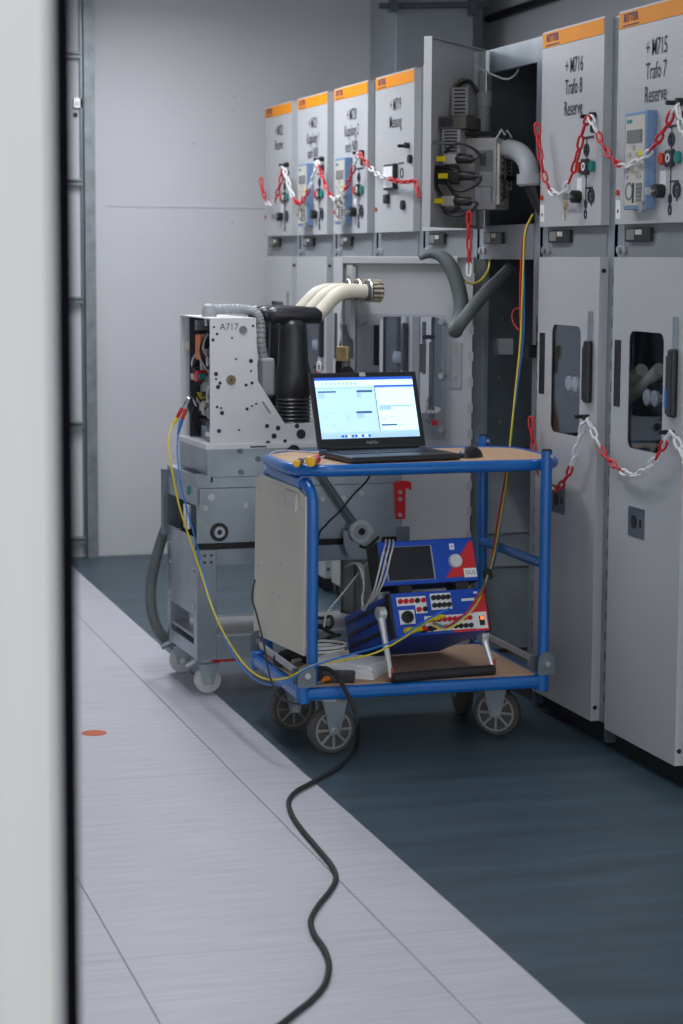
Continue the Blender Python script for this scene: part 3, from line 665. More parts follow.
def caster(parent, cp, n, r, wd, ztop, wheel_m, hub_m, fork_m, world=True, brake=None, spokes=True):
    """cp contact point (world), n axle direction towards the viewer"""
    cp = Vector(cp); n = Vector((n[0], n[1], 0)).normalized(); c = cp+Vector((0, 0, r)); t_ = Vector((-n.y, n.x, 0))
    root = mk('caster_fork', fork_bm(c, n, t_, r, wd, ztop), fork_m, parent, world=True)
    wl_ = mk('wheel', lathe(B(), c-n*wd/2, n, [(0, r*.80), (0, r*.93), (wd*.15, r), (wd*.85, r), (wd, r*.93), (wd, r*.80)], 28), wheel_m, parent, world=True, smooth=True)
    if spokes:
        mk('wheel_disc', lathe(B(), c-n*(wd/2-.006), n, [(0, r*.81), (wd-.012, r*.81)], 24), 'lcd', wl_, world=True)
        b_ = B()
        for k in range(8):
            a = 2*math.pi*k/8; d = Vector((0, 0, 1))*math.sin(a)+t_*math.cos(a)
            tube(b_, [c+n*(wd/2+.001)+d*r*.2, c+n*(wd/2+.001)+d*r*.74], .005, 6)
        lathe(b_, c+n*(wd/2-.004), n, [(0, r*.80), (.006, r*.80), (.006, r*.72), (0, r*.72)], 24)
        mk('wheel_spokes', b_, hub_m, wl_, world=True)
    mk('wheel_hub', lathe(B(), c-n*(wd/2+.006), n, [(0, r*.22), (wd+.012, r*.22)], 14), hub_m, wl_, world=True)
    mk('axle_bolt', cyl(B(), c+n*(wd/2+.006), c+n*(wd/2+.019), .011, seg=8), 'steel', wl_, world=True)
    if brake: mk('brake_pedal', bx(-.001, .001, -.001, .001, 0, .001), fork_m, root) if False else None
    return root
def fork_bm(c, n, t_, r, wd, ztop):
    b_ = B()
    for s in (-1, 1):
        o = n*s*(wd/2+.008); q = [c+o+t_*(-.018)+Vector((0, 0, -.014)), c+o+t_*(.018)+Vector((0, 0, -.014)), c+o+t_*.045+Vector((0, 0, ztop-c.z-.004)), c+o-t_*.045+Vector((0, 0, ztop-c.z-.004))]
        e = n*s*.004; vs = [b_.verts.new(p) for p in q]+[b_.verts.new(p+e) for p in q]
        b_.faces.new(vs[:4]); b_.faces.new(vs[4:][::-1])
        for i in range(4): b_.faces.new((vs[i], vs[4+i], vs[4+(i+1) % 4], vs[(i+1) % 4]))
    top = Vector((c.x, c.y, ztop)); 
    tube(b_, [top-Vector((0, 0, .012)), top], .052, 20); return b_
cz = zb0-.001
def tw(x, y): v = MT @ Vector((x, y, 0)); return v
fl_ = atz(205, 693, .0); bl_ = atz(184, 677, .0)
n1 = (-.05, -1)
caster(tk, (fl_.x+.01, fl_.y, 0), n1, .05, .03, cz, 'whiteplastic', 'greyhose', 'galv', spokes=False); caster(tk, (bl_.x+.012, bl_.y+.09, 0), (-.15, -1), .05, .03, cz, 'whiteplastic', 'greyhose', 'galv', spokes=False)
for y_ in (.03, TD-.05): v = tw(TL-.05, y_); caster(tk, (v.x, v.y, 0), (.1, -1), .05, .03, cz, 'whiteplastic', 'greyhose', 'galv', spokes=False)
for cx_, cy_ in ((fl_.x, fl_.y), (bl_.x, bl_.y+.09)):
    b = tube(B(), [(cx_-.075, cy_-.02, cz-.03), (cx_-.03, cy_-.02, cz-.008), (cx_+.05, cy_-.02, cz-.012)], [.012, .022, .014], 8); mk('brake_pedal', b, 'galv', tk, world=True, smooth=True)
mk('red_brake_strip', bx(.06, .16, .01, .02, zb0-.010, zb0-.002), 'red', tk)
# interlock lever, disc and red latch on the front
q = TP(360, 531, -.04); a = TP(321, 474, -.04)
lv = mk('lever_rod', tube(B(), [(a[0], -.035, a[1]), (q[0], -.035, q[1])], .012, 10), 'galv_dark', tk, smooth=True)
sg = [(q[0]-.06, q[1]-.0), (q[0]-.06, q[1]-.05), (q[0]-.04, q[1]-.10), (q[0]+.05, q[1]-.10), (q[0]+.085, q[1]-.05), (q[0]+.09, q[1]-.01), (q[0]+.03, q[1]+.02)]
dk = mk('quadrant_plate', prism(B(), sg, -.034, -.026), 'galv', tk); mk('quadrant_slot', tube(B(), spline([(q[0]-.0, -.035, q[1]-.055), (q[0]+.03, -.035, q[1]-.062), (q[0]+.075, -.035, q[1]-.025)], 4), .006, 6), 'black', dk)
mk('hub_disc', ringd(q, .043, .016, -.055, -.034), 'steel', tk); mk('hub_collar', ringd(q, .026, .012, -.062, -.034), 'galv', tk); mk('hub_core', disc(q, .014, -.05, -.034), 'black', tk)
mk('hub_nut', disc((q[0]+.035, q[1]+.0), .014, -.06, -.034, 6), 'steel', tk)
a, d = TP(396, 519, -.01), TP(404, 481, -.01)
pl = [(a[0], a[1]), (d[0]+.006, a[1]), (d[0]+.006, d[1]-.03), (d[0]+.02, d[1]-.024), (d[0]+.022, d[1]-.035), (d[0]+.030, d[1]-.035), (d[0]+.028, d[1]-.004), (d[0]-.0, d[1]+.002), (a[0]-.008, d[1]-.004)]
lt = mk('red_latch', prism(B(), pl, -.012, -.004), 'red', tk)
for z_ in (a[1]+.015, a[1]+.075, a[1]+.10): mk('latch_bolt', disc((a[0]+.014, z_), .008, -.018, -.012, 10), 'steel', lt)
mk('lower_bracket', bx(a[0]+.005, a[0]+.055, -.01, .0, a[1]-.10, a[1]-.03), 'galv_dark', tk)

# ---- breaker
cb = thing('circuit_breaker', 'withdrawn white circuit breaker with three black poles, mounted on the truck', 'breaker', tuple(MT @ Vector((0, 0, zt))), TRZ)
WM[cb.name] = MT @ Matrix.Translation((0, 0, zt))
MC = Matrix.Translation((0, 0, -zt))                        # truck frame -> breaker frame
def cm(nm, bm, m_, parent=None, **k): return mk(nm, bm, m_, parent or cb, M=MC, **k)
YC0, YC1 = .015, .43
xl = TP(213, 450, YC0)[0]; xr = TP(330, 444, YC0)[0]
prof = [TP(212, 449.5, YC0), TP(333, 443.5, YC0), TP(333, 422, YC0), TP(285, 424, YC0), TP(258, 381, YC0), TP(256, 319, YC0), TP(208, 322, YC0)]
x_l = TP(210, 400, YC0)[0]; prof[0] = (x_l, prof[0][1]); prof[-1] = (x_l, prof[-1][1])
ztop = max(prof[-1][1], prof[-2][1]); prof[-1] = (x_l, ztop); prof[-2] = (prof[-2][0], ztop); zbt = prof[0][1]; prof[1] = (prof[1][0], zbt)
sp1 = cm('side_panel', prism(B(), prof, YC0, YC0+.004), 'cpanel', bevel=.001); cm('side_panel', prism(B(), prof, YC1-.004, YC1), 'cpanel')
cm('top_cover', bx(x_l-.006, prof[-2][0], YC0, YC1, ztop, ztop+.004), 'cpanel'); cm('bottom_lip', bx(x_l-.016, prof[1][0], YC0-.004, YC1, zbt, zbt+.018), 'cpanel')
cm('slope_cover', tube(B(), [(prof[4][0]+.0, YC0+.02, prof[4][1]), (prof[4][0]+.001, YC1-.02, prof[4][1])], .004, 6), 'cpanel')
b = prism(B(), [(prof[-2][0]-.006, ztop), (prof[-2][0]-.002, ztop), (prof[4][0]-.002, prof[4][1]), (prof[3][0], prof[3][1]), (prof[2][0], prof[2][1]), (prof[2][0], prof[2][1]-.004), (prof[3][0]-.004, prof[3][1]-.004), (prof[4][0]-.006, prof[4][1])], YC0+.005, YC1-.005); cm('rear_cover', b, 'panel_dark')
cm('far_edge', bx(x_l-.006, x_l+.03, YC1-.012, YC1+.002, zbt, ztop), 'cpanel')
cm('mechanism_board', bx(x_l+.075, x_l+.08, YC0+.005, YC1-.005, zbt, ztop), 'ink'); cm('mechanism_shade', bx(x_l+.012, x_l+.08, YC1-.075, YC1-.07, zbt+.02, ztop-.003), 'ink')  # dark sheet added before the far panel, painting the shade inside the housing
for i in range(46):
    y_, z_ = random.uniform(.04, .33), random.uniform(zbt+.03, ztop-.03); w_, h_ = random.uniform(.008, .03), random.uniform(.01, .045)
    cm('mechanism_piece', bx(x_l+random.uniform(.02, .05), x_l+.076, y_, y_+w_, z_, min(ztop-.005, z_+h_)), random.choice(['black', 'black', 'galv_dark', 'galv', 'lcd', 'relay_face', 'steel']), bevel=.002)
for px, py, r in ((214, 327, .004), (217, 334, .005), (213, 340, .006), (232, 338, .004), (236, 359, .004), (251, 361, .008), (216, 374, .008), (216, 379, .004), (220, 383, .006), (218, 387, .008), (251, 371, .004), (252, 383, .006), (246, 385, .006), (217, 407, .005), (221, 408, .004), (222, 413, .008), (247, 409, .006), (252, 406, .004), (256, 404, .004), (219, 431, .008), (239, 430, .004), (267, 426, .008), (278, 428, .009), (274, 436, .010), (268, 443, .009), (285, 441, .007), (297, 426, .009), (301, 434, .018), (259, 323, .004), (253, 326, .005)):
    cm('punched_hole', disc(TP(px, py, YC0), r, YC0-.0012, YC0+.001, 10), 'ink', sp1)
bt = cm('pivot_bolt', disc(TP(231, 380, YC0), .018, YC0-.004, YC0), 'rust', sp1); cm('pivot_centre', disc(TP(231, 380, YC0), .006, YC0-.007, YC0-.004), 'brown_lip', bt)
cm('rubber_plug', disc(TP(243, 330, YC0), .015, YC0-.004, YC0), 'lcd', sp1)
q = TP(229, 327, YC0); text('lettering', 'A717', .034, q, sp1, 'brown_lip', .95, M=MC, y=YC0-.002)
q0, q1 = TP(259, 397, YC0), TP(272, 416, YC0); d = (Vector(q1)-Vector(q0)).normalized(); nrm = Vector((-d.y, d.x))*.014
cm('rating_strip', prism(B(), [tuple(Vector(q0)+nrm), tuple(Vector(q1)+nrm), tuple(Vector(q1)-nrm), tuple(Vector(q0)-nrm)], YC0-.003, YC0), 'white', sp1)
nrm *= .3; cm('rating_print', prism(B(), [tuple(Vector(q0)+d*.02+nrm), tuple(Vector(q1)-d*.012+nrm), tuple(Vector(q1)-d*.012-nrm), tuple(Vector(q0)+d*.02-nrm)], YC0-.004, YC0-.003), 'panel_dark', sp1)
cm('lip_slot', bx(TP(250, 447, YC0)[0], TP(266, 446, YC0)[0], YC0-.006, YC0-.003, zbt+.004, zbt+.009), 'black', sp1)
# mechanism seen through the open end
def mech(nm, px0, py0, px1, py1, m_, xv=.06, dx=.03, bevel=.003):
    a, d = TX(px0, py0, x_l+xv), TX(px1, py1, x_l+xv)
    return cm(nm, bx(x_l+xv, x_l+xv+dx, max(YC0+.008, min(a[0], d[0])), min(YC1-.015, max(a[0], d[0])), min(a[1], d[1]), max(a[1], d[1])), m_, bevel=bevel)
mech('terminal_block', 195, 334, 200, 360, 'orange_plastic', .02, .05); mech('contact_block', 188, 332, 194, 362, 'black', .03, .05); mech('contact_block', 201, 336, 205, 358, 'black', .035, .05); mech('relay', 184, 340, 188, 350, 'cream', .01, .04)
mech('bracket', 188, 366, 208, 370, 'relay_face', .03, .06); mech('release_coil', 194, 370, 197, 382, 'red', .015, .05); mech('wire_label', 190, 373, 193, 380, 'cream', .015, .04); mech('green_plate', 197, 373, 199, 380, 'green', .02, .04)
mech('spring_drum', 200, 374, 208, 396, 'galv', .04, .05); mech('yellow_pin', 196, 392, 198, 399, 'yellow', .02, .03); mech('lever', 199, 400, 204, 412, 'relay_face', .03, .06); mech('motor', 202, 408, 211, 418, 'galv_dark', .035, .06); mech('gear_case', 196, 416, 210, 426, 'black', .04, .06); mech('bearing', 201, 424, 209, 442, 'galv', .04, .05); mech('white_cap', 205, 432, 209, 437, 'white', .02, .03); mech('frame_bar', 190, 385, 193, 440, 'galv', .05, .04); mech('frame_bar', 196, 404, 199, 440, 'galv', .05, .04); mech('copper_tab', 203, 350, 207, 354, 'orange_plastic', .05, .02)
for i in range(9):
    y_ = random.uniform(.08, .36); z_ = zbt+random.uniform(.08, .40)
    cm('mechanism_wire', tube(B(), spline([(x_l+.03, y_, z_+.05), (x_l+.01, y_+random.uniform(-.03, .03), z_), (x_l+.05, y_+random.uniform(-.05, .05), z_-.06)], 5), .004, 5), random.choice(['black', 'black', 'wire_grey', 'relay_face']), smooth=True)
# hose on the top
zc = ztop+.004; x0_ = TP(204, 318, .2)[0]
cm('hose_plug', lathe(B(), (x0_+.02, .2, zc), (0, 0, 1), [(0, .028), (.022, .028), (.04, .022), (.048, .008)], 16), 'greyhose', smooth=True)
hp = spline([(x0_+.03, .2, zc+.026), (x0_+.09, .2, zc+.028), (x0_+.15, .19, zc+.026), (x0_+.19, .17, zc+.012), (x0_+.205, .16, zc-.03), (x0_+.205, .15, zc-.10), (x0_+.215, .15, zc-.16)], 12)
cm('corrugated_hose', tube(B(), hp, [.018 if i % 3 else .0168 for i in range(len(hp))], 12), 'greyhose')
cm('hose_adapter', bx(x0_+.195, x0_+.245, .10, .17, zc-.29, zc-.15), 'panel_dark', bevel=.01)
# base tray under the housing
b = bx(x_l-.010, x_l+.002, YC0+.0, YC1, zt+.001, zbt); box(b, x_l, prof[1][0]+.1, YC0+.005, YC0+.009, zt+.001, zbt); box(b, x_l, prof[1][0]+.1, YC1-.009, YC1-.005, zt+.001, zbt)
cm('base_tray', b, 'galv'); 
for px, py in ((240, 451), (241, 472), (258, 459), (270, 460)): cm('tray_fastener', disc(TP(px, py, YC0+.005), .010, YC0-.004, YC0+.005), 'galv_dark')
q = TP(293, 450, YC0); cm('drain_knob', disc((q[0], q[1]), .02, YC0-.02, YC0+.005), 'black')
# poles with contact arms
for k in range(3):
    yk = .083+.125*k; xc_ = TP(293, 400, .083)[0]; z0_ = prof[3][1]-.01; zs = TP(293, 321, .083)[1]
    h_ = zs-z0_
    pf = [(0, .055)]
    for j in range(7): pf += [(.012+.014*j, .058), (.019+.014*j, .053)]
    pf += [(.115, .058), (.16, .060), (h_*.52, .058), (h_*.62, .050), (h_*.9, .046), (h_*.97, .042), (h_+.004, .030), (h_+.01, .012)]
    pf = [(s_, r_*1.14) for s_, r_ in pf]
    po = cm('pole', lathe(B(), (xc_, yk, z0_), (0, 0, 1), pf, 24), 'insul', smooth=True, label='black moulded insulator pole')
    za_ = TP(295, 315, .083)[1]; xa0, xa1 = TP(270, 315, .083)[0], TP(320, 315, .083)[0]
    cm('upper_bushing', tube(B(), [(xa0-.012, yk, za_+.002), (xa0, yk, za_+.001), (xa0+.02, yk, za_), (xc_, yk, za_), (xa1-.004, yk, za_-.002), (xa1, yk, za_-.002)], [.012, .024, .030, .031, .031, .028], 16), 'insul', po, smooth=True)
    ap = [TP(*p, .083) for p in ((316, 317), (326, 306), (336, 296), (347, 291.5), (360, 291), (370, 291))]
    ar = cm('contact_arm', tube(B(), spline([(x_, yk, z_) for x_, z_ in ap], 6), .0265, 14), 'cream', smooth=True, label='cream insulated contact arm')
    q = TP(366, 291, .083); 
    tp_ = [(0, .028), (.0, .037), (.006, .039), (.012, .036), (.018, .039), (.022, .036), (.034, .038), (.044, .040), (.050, .037), (.058, .038), (.062, .030), (.062, .022)]
    cm('tulip_contact', lathe(B(), (q[0], yk, q[1]), (1, 0, 0), tp_, 20), 'brown_lip', ar, smooth=False)
    cm('contact_spring', tube(B(), [(q[0]+.012, yk+.039*math.cos(a_), q[1]+.039*math.sin(a_)) for a_ in [2*math.pi*j/20 for j in range(20)]], .0045, 6, closed=True), 'steel', ar)
    b = B()
    for j in range(14):
        a_ = 2*math.pi*j/14; tube(b, [(q[0]+.018, yk+.037*math.cos(a_), q[1]+.037*math.sin(a_)), (q[0]+.056, yk+.039*math.cos(a_), q[1]+.039*math.sin(a_))], .0055, 5)
    cm('contact_fingers', b, 'tulip', ar)
# dark flexible hose hanging from the truck's far end
pts = [aty(176, 505, 7.86), aty(167, 525, 7.88), aty(157, 555, 7.88), aty(151, 585, 7.88), aty(152, 612, 7.86), aty(161, 634, 7.84), aty(178, 646, 7.86), aty(196, 646, 7.92)]
hz = thing('flexible_hose', 'dark grey flexible hose hanging in a bow beside the truck', 'hose', tuple(pts[3]))
mk('hose', tube(B(), spline(pts, 7), .021, 12), 'darkhose', hz, world=True, smooth=True)

# ================================================================== blue trolley
X0, X1, Y0, Y1 = 1.735, 2.552, 6.33, 6.915
tr = thing('tool_trolley', 'blue tubular steel trolley with two wooden decks and a beige end panel', 'trolley', ((X0+X1)/2, (Y0+Y1)/2, 0))
def tm(nm, bm, m_, parent=None, **k): return mk(nm, bm, m_, parent or tr, world=True, **k)
for y_ in (Y0, Y1): tm('deck_rail', bx(X0, X1, y_-.020, y_+.020, .198, .240), 'blue', bevel=.014)
for x_ in (X0, X1): tm('deck_rail', bx(x_-.020, x_+.020, Y0, Y1, .198, .240), 'blue', bevel=.014)
for x_ in (X0, X1):
    for y_ in (Y0, Y1): tm('corner_socket', lathe(B(), (x_, y_, .188), (0, 0, 1), [(0, .018), (.004, .024), (.062, .024), (.066, .018)], 18), 'blue', smooth=True)
tm('lower_deck', bx(X0+.012, X1-.012, Y0+.012, Y1-.012, .230, .2415), 'wood'); ZD = .2415
ZS = .947
xs0, xs1, ys0, ys1 = 1.722, 2.645, 6.365, 6.87
loop = rr(xs0, xs1, ys0, ys1, .14, 9); tm('shelf_rim', tube(B(), [(x_, y_+(x_-2.16)*.04, .931) for x_, y_ in loop], .0195, 12, closed=True), 'blue', smooth=True)
inner = rr(xs0+.012, xs1-.012, ys0+.012, ys1-.012, .13, 9); b = B(); prism(b, [(x_, y_+(x_-2.16)*.04) for x_, y_ in inner], .925, ZS); b.transform(Matrix(((1, 0, 0, 0), (0, 0, 1, 0), (0, 1, 0, 0), (0, 0, 0, 1)))); tm('upper_deck', b, 'wood')
# left end: U-shaped tube with beige panel
xl_ = aty(312.5, 600, Y0+.005).x
U = [(xl_, Y0+.005, .25), (xl_, Y0+.005, .60), (xl_, Y0+.005, .80), (xl_-.002, Y0+.012, .855), (xl_-.006, Y0+.045, .880), (xl_-.008, Y0+.10, .889), (xl_-.008, Y1-.10, .889), (xl_-.006, Y1-.045, .880), (xl_-.002, Y1-.012, .855), (xl_, Y1-.005, .80), (xl_, Y1-.005, .60), (xl_, Y1-.005, .25)]
tm('end_frame', tube(B(), spline(U, 3), .0185, 12), 'blue', smooth=True)
tm('frame_sleeve', tube(B(), [(xl_-.008, Y0+.07, .890), (xl_-.008, Y1-.14, .890)], .025, 12), 'blue', smooth=True)
xp = xl_-.012
pl = [atx(*p, xp) for p in ((257, 633), (307, 656), (309, 497), (301, 488), (265, 474), (259, 478))]
b = B(); prism(b, [(v.y, v.z) for v in pl], 0, .010); b.transform(Matrix(((0, 1, 0, xp-.012), (1, 0, 0, 0), (0, 0, 1, 0), (0, 0, 0, 1)))); pn = tm('end_panel', b, 'beige', bevel=.001)
a, d = atx(286.5, 489, xp-.012), atx(298, 511, xp-.012)
hk = tm('label_holder', bx(xp-.018, xp-.0122, d.y, a.y, d.z, a.z), 'tag', pn)
for y_ in (d.y, a.y-.008): tm('holder_lip', bx(xp-.023, xp-.018, y_, y_+.008, d.z-.004, a.z-.010), 'tag', hk)
for px, py in ((260, 488), (259, 565), (281, 565), (307, 580), (279, 597), (306, 648)): v = atx(px, py, xp-.012); tm('panel_screw', cyl(B(), (xp-.0145, v.y, v.z), (xp-.011, v.y, v.z), .005, seg=8), 'panel_dark', pn)
# hinge brackets and stays
for x_, s in ((X0, 1), (X1, -1)):
    for y_ in (Y0, Y1):
        pf = [(x_-.022, .245), (x_+.036, .245), (x_+.036, .285)]+[(x_+.007+.029*math.cos(R(a_)), .292+.029*math.sin(R(a_))) for a_ in range(0, 181, 30)]+[(x_-.022, .285)]
        yy = y_-.026 if y_ == Y0 else y_+.020
        bk = tm('hinge_bracket', prism(B(), pf, yy, yy+.006), 'galv_dark'); tm('hinge_bolt', cyl(B(), (x_+.008, yy-.008, .283), (x_+.008, yy, .283), .010, seg=10), 'steel', bk)
    tm('folding_stay', bx(x_-.004, x_+.004, Y0+.03, Y1-.03, .268, .290), 'panel_dark', bevel=.002)
    tm('stay_clamp', bx(x_-.03, x_-.0, Y0+.022, Y0+.03, .25, .30), 'galv_dark')
# right end posts and mid rail
xr_ = aty(543, 600, Y0+.005).x
for y_ in (Y0-.005, Y1+.005):
    ps = tm('post', tube(B(), [(xr_, y_, .25), (xr_, y_, .982)], .0185, 14), 'blue', smooth=True)
    tm('post_cap', lathe(B(), (xr_, y_, .982), (0, 0, 1), [(0, .0185), (.004, .0175), (.007, .010)], 14), 'black', ps, smooth=True); tm('post_bolt', cyl(B(), (xr_+.010, y_-.021, .966), (xr_+.010, y_-.015, .966), .006, seg=8), 'steel', ps)
zm = atx(512, 552, xr_).z; tm('mid_rail', tube(B(), [(xr_, Y0+.01, zm), (xr_, Y1-.01, zm)], .0165, 12), 'blue', smooth=True)
# castors
for px, py, n_ in ((331, 753, (.17, -.98)), (292, 730, (.12, -.99)), (497, 735, (-.62, -.78)), (462, 714, (1, -.05))):
    v = atz(px, py, .0045); caster(tr, (v.x, v.y, .0045), n_, .08, .036, .197, 'tyre', 'hubgrey' if px in (331, 497) else 'lcd', 'galv')
v = atz(497, 735, .0045); tm('caster_ring', lathe(B(), (v.x, v.y, .186), (0, 0, 1), [(0, .055), (.006, .055)], 20), 'btnred')

# ================================================================== laptop, mouse, screwdrivers
LR = R(8); LF = atz(351, 464.5, ZS); LW, LD, LH = .398, .262, .022
lp = thing('laptop', 'open black laptop with a bright blue-white screen on the upper deck', 'laptop', tuple(LF), LR)
mk('base', bx(0, LW, 0, LD, .003, LH), 'lapbody', lp, bevel=.006); mk('rubber_foot', bx(.03, .06, .02, .03, 0, .003), 'rubber', lp); mk('rubber_foot', bx(LW-.06, LW-.03, .02, .03, 0, .003), 'rubber', lp); mk('rubber_foot', bx(.03, LW-.03, LD-.03, LD-.02, 0, .003), 'rubber', lp)
b = B()
for r_ in range(6):
    for c_ in range(15): box(b, .022+c_*.023, .041+c_*.023, .105+r_*.021, .122+r_*.021, LH, LH+.002)
mk('keyboard', b, 'keys', lp)['kind'] = 'stuff'; mk('touchpad', bx(.12, .23, .02, .088, LH, LH+.0006), 'keys', lp)
mk('hinge', tube(B(), [(.03, LD-.004, LH+.004), (LW-.03, LD-.004, LH+.004)], .006, 8), 'lapbody', lp)
ML_ = Matrix.Translation((0, LD-.002, LH+.004)) @ Matrix.Rotation(R(-19), 4, 'X')
SH = .262
lid = mk('display_lid', bx(.0, LW, 0, .010, 0, SH), 'lapbody', lp, M=ML_, bevel=.004)
sx0, sx1, sz0, sz1 = .018, LW-.018, .034, SH-.018
def sc(u0, u1, v0, v1, m_, nm, d=.0012): mk(nm, bx(sx0+(sx1-sx0)*u0, sx0+(sx1-sx0)*u1, -d, 0, sz0+(sz1-sz0)*v0, sz0+(sz1-sz0)*v1), m_, lid, M=ML_)
sc(0, 1, 0, 1, 'screen_bg', 'screen_panel', .0006)
sc(0, 1, .955, 1, 'screen_bar', 'title_bar'); sc(0, 1, .86, .95, 'screen_white', 'tool_ribbon'); sc(.0, 1, .815, .835, 'screen_mid', 'ribbon_edge'); sc(0, 1, .075, .10, 'screen_mid', 'task_bar_edge'); sc(0, 1, 0, .07, 'screen_mid', 'task_bar', .001)
for k in range(9): sc(.06+.042*k, .085+.042*k, .875, .925, 'screen_mid', 'ribbon_icon', .0016)
for k in range(9): sc(.20+.034*k, .222+.034*k, .015, .055, random.choice(['screen_bar', 'screen_white', 'screen_dark']), 'task_icon', .0016)
sc(.02, .20, .755, .78, 'screen_dark', 'window_title'); sc(.02, .08, .66, .755, 'screen_mid', 'window_list'); sc(.41, .57, .75, .785, 'screen_dark', 'window_title'); sc(.41, .45, .66, .75, 'screen_mid', 'window_list'); sc(.38, .54, .405, .44, 'screen_dark', 'window_title'); sc(.38, .46, .33, .405, 'screen_mid', 'window_list')
sc(.595, .602, .11, .86, 'screen_dark', 'window_divider'); sc(.60, 1, .83, .862, 'screen_bar', 'window_bar'); sc(.605, .995, .12, .815, 'screen_white', 'window_page'); sc(.62, .95, .50, .53, 'screen_mid', 'table_row', .0016); sc(.62, .74, .45, .50, 'screen_mid', 'table_row', .0016); sc(.62, .78, .19, .215, 'screen_dark', 'table_row', .0016)
for k in range(10): u = random.choice([.05, .12, .2, .27, .64, .72, .8, .88]); v_ = random.uniform(.18, .4); sc(u, u+.04, v_, v_+.018, 'screen_mid', 'field_mark', .0018)
mk('camera_sticker', bx(.185, .207, -.002, 0, SH-.015, SH-.002), 'tag', lid, M=ML_); text('lettering', 'FUJITSU', .012, (LW/2, .017), lid, 'wire_grey', M=ML_, y=-.001)

mo_ = atz(472, 458, ZS)
ms = thing('computer_mouse', 'black computer mouse beside the laptop', 'mouse', (mo_.x+.005, mo_.y+.03, ZS), R(-50))
b = bmesh.new(); bmesh.ops.create_uvsphere(b, u_segments=20, v_segments=12, radius=1)
for v in b.verts: v.co = Vector((v.co.x*.033, v.co.y*.060, max(-.0, v.co.z)*.036+.001))
mk('shell', b, 'lapbody', ms, smooth=True); mk('scroll_wheel', lathe(B(), (-.004, .03, .026), (1, 0, 0), [(0, .009), (.008, .009)], 12), 'panel_dark', ms); mk('button_seam', bx(-.001, .001, .005, .045, .024, .0345), 'black', ms)
mcp = [atz(464, 456, ZS+.004), atz(452, 452, ZS+.004), atz(440, 449, ZS+.004)]
for i, (px, py, lab, ax_) in enumerate(((298, 464, 'smaller yellow-tipped purple screwdriver on the corner of the upper deck', -.25), (312, 463.5, 'red and yellow screwdriver lying next to the laptop', -.15))):
    v = atz(px, py, ZS+.014); r_ = .0125 if i == 0 else .017
    sd = thing('screwdriver', lab, 'screwdriver', (v.x, v.y+.02, ZS), 0, group='screwdrivers on the upper deck')
    d = Vector((.45 if i == 0 else .55, 1, 0)).normalized(); c0 = Vector((0, -.0, r_))
    hd = mk('handle', lathe(B(), c0, d, [(0, r_*.5), (.004, r_*.95), (.02, r_), (.05, r_*.85), (.075, r_*.7), (.085, r_*.9), (.095, r_*.6)], 14), 'purple' if i == 0 else 'red', sd, smooth=True)
    mk('end_cap', lathe(B(), c0-d*.003, d, [(0, r_*.6), (.003, r_*.9), (.010, r_*1.01), (.016, r_*1.01)], 14), 'cap', hd, smooth=True)
    mk('blade', cyl(B(), c0+d*.09, c0+d*.19, .0032, seg=8), 'steel', sd)

# ================================================================== relay test set on the lower deck
TOX = Vector((2.055, 6.372, ZD+.137)); TRR = R(7); TI = R(-20)
ts = thing('relay_test_set', 'blue and red relay test set with display unit on top, propped on its carrying handle', 'test set', (TOX.x, TOX.y, ZD), TRR)
MS = Matrix.Translation((0, 0, TOX.z-ZD)) @ Matrix.Rotation(TI, 4, 'X')
UW, UH, UD = .352, .150, .40
def sm(nm, bm, m_, parent=None, **k): return mk(nm, bm, m_, parent or ts, M=MS, **k)
lo = sm('amplifier_case', bx(.004, UW-.004, .006, UD, .002, UH-.002), 'tblue', bevel=.006)
for k in range(3): z_ = .03+.042*k; sm('side_groove', bx(.0, .004, .03, UD-.02, z_, z_+.012), 'black', lo)
sm('corner_bumper', bx(-.002, .008, .0, .03, .0, UH), 'black', lo); sm('corner_bumper', bx(UW-.008, UW+.002, .0, .03, .0, UH), 'black', lo)
fp_ = sm('front_plate', bx(.006, UW-.006, -.002, .006, .004, UH-.004), 'tblue')
def fu(u): return .006+(UW-.012)*u
def fv(v): return .004+(UH-.008)*v
sm('red_field', prism(B(), [(fu(.60), fv(0)), (fu(1), fv(0)), (fu(1), fv(1)), (fu(.98), fv(1))], -.003, -.002), 'tred', fp_)
def pw(nm, u0, u1, v0, v1, m_='white', d=.0040): return sm(nm, bx(fu(u0), fu(u1), -d, -.002, fv(v0), fv(v1)), m_, fp_)
pw('socket_field', .05, .36, .70, .90); pw('socket_field', .24, .36, .50, .70); pw('socket_field', .41, .63, .56, .94); pw('socket_field', .06, .22, .27, .60); pw('socket_field', .32, .86, .06, .42); pw('switch_field', .85, .985, .05, .44); pw('title_plate', .74, .88, .72, .78); pw('title_plate', .88, .92, .88, .93)
def sk(u, v, m_, r=.0085): sm('socket', lathe(B(), (fu(u), -.004, fv(v)), (0, -1, 0), [(0, r), (.007, r), (.007, r*.55), (.003, r*.5)], 12), m_, fp_)
for u, m_ in ((.085, 'red'), (.145, 'red'), (.205, 'red'), (.265, 'black'), (.33, 'red')): sk(u, .80, m_)
sk(.27, .59, 'red'); sk(.335, .59, 'black')
for i in range(4):
    for v_ in (.84, .66): sk(.44+.052*i, v_, 'black')
for i in range(9):
    sk(.36+.055*i, .32, 'red', .008); sk(.36+.055*i, .14, 'black', .008)
sm('speaker_socket', lathe(B(), (fu(.135), -.004, fv(.43)), (0, -1, 0), [(0, .020), (.012, .020), (.012, .012), (.004, .011)], 20), 'black', fp_)
rk = sm('rocker_switch', bx(fu(.90), fu(.95), -.010, -.004, fv(.12), fv(.34)), 'black', fp_); sm('rocker_light', bx(fu(.907), fu(.943), -.0115, -.010, fv(.25), fv(.33)), 'led', fp_)
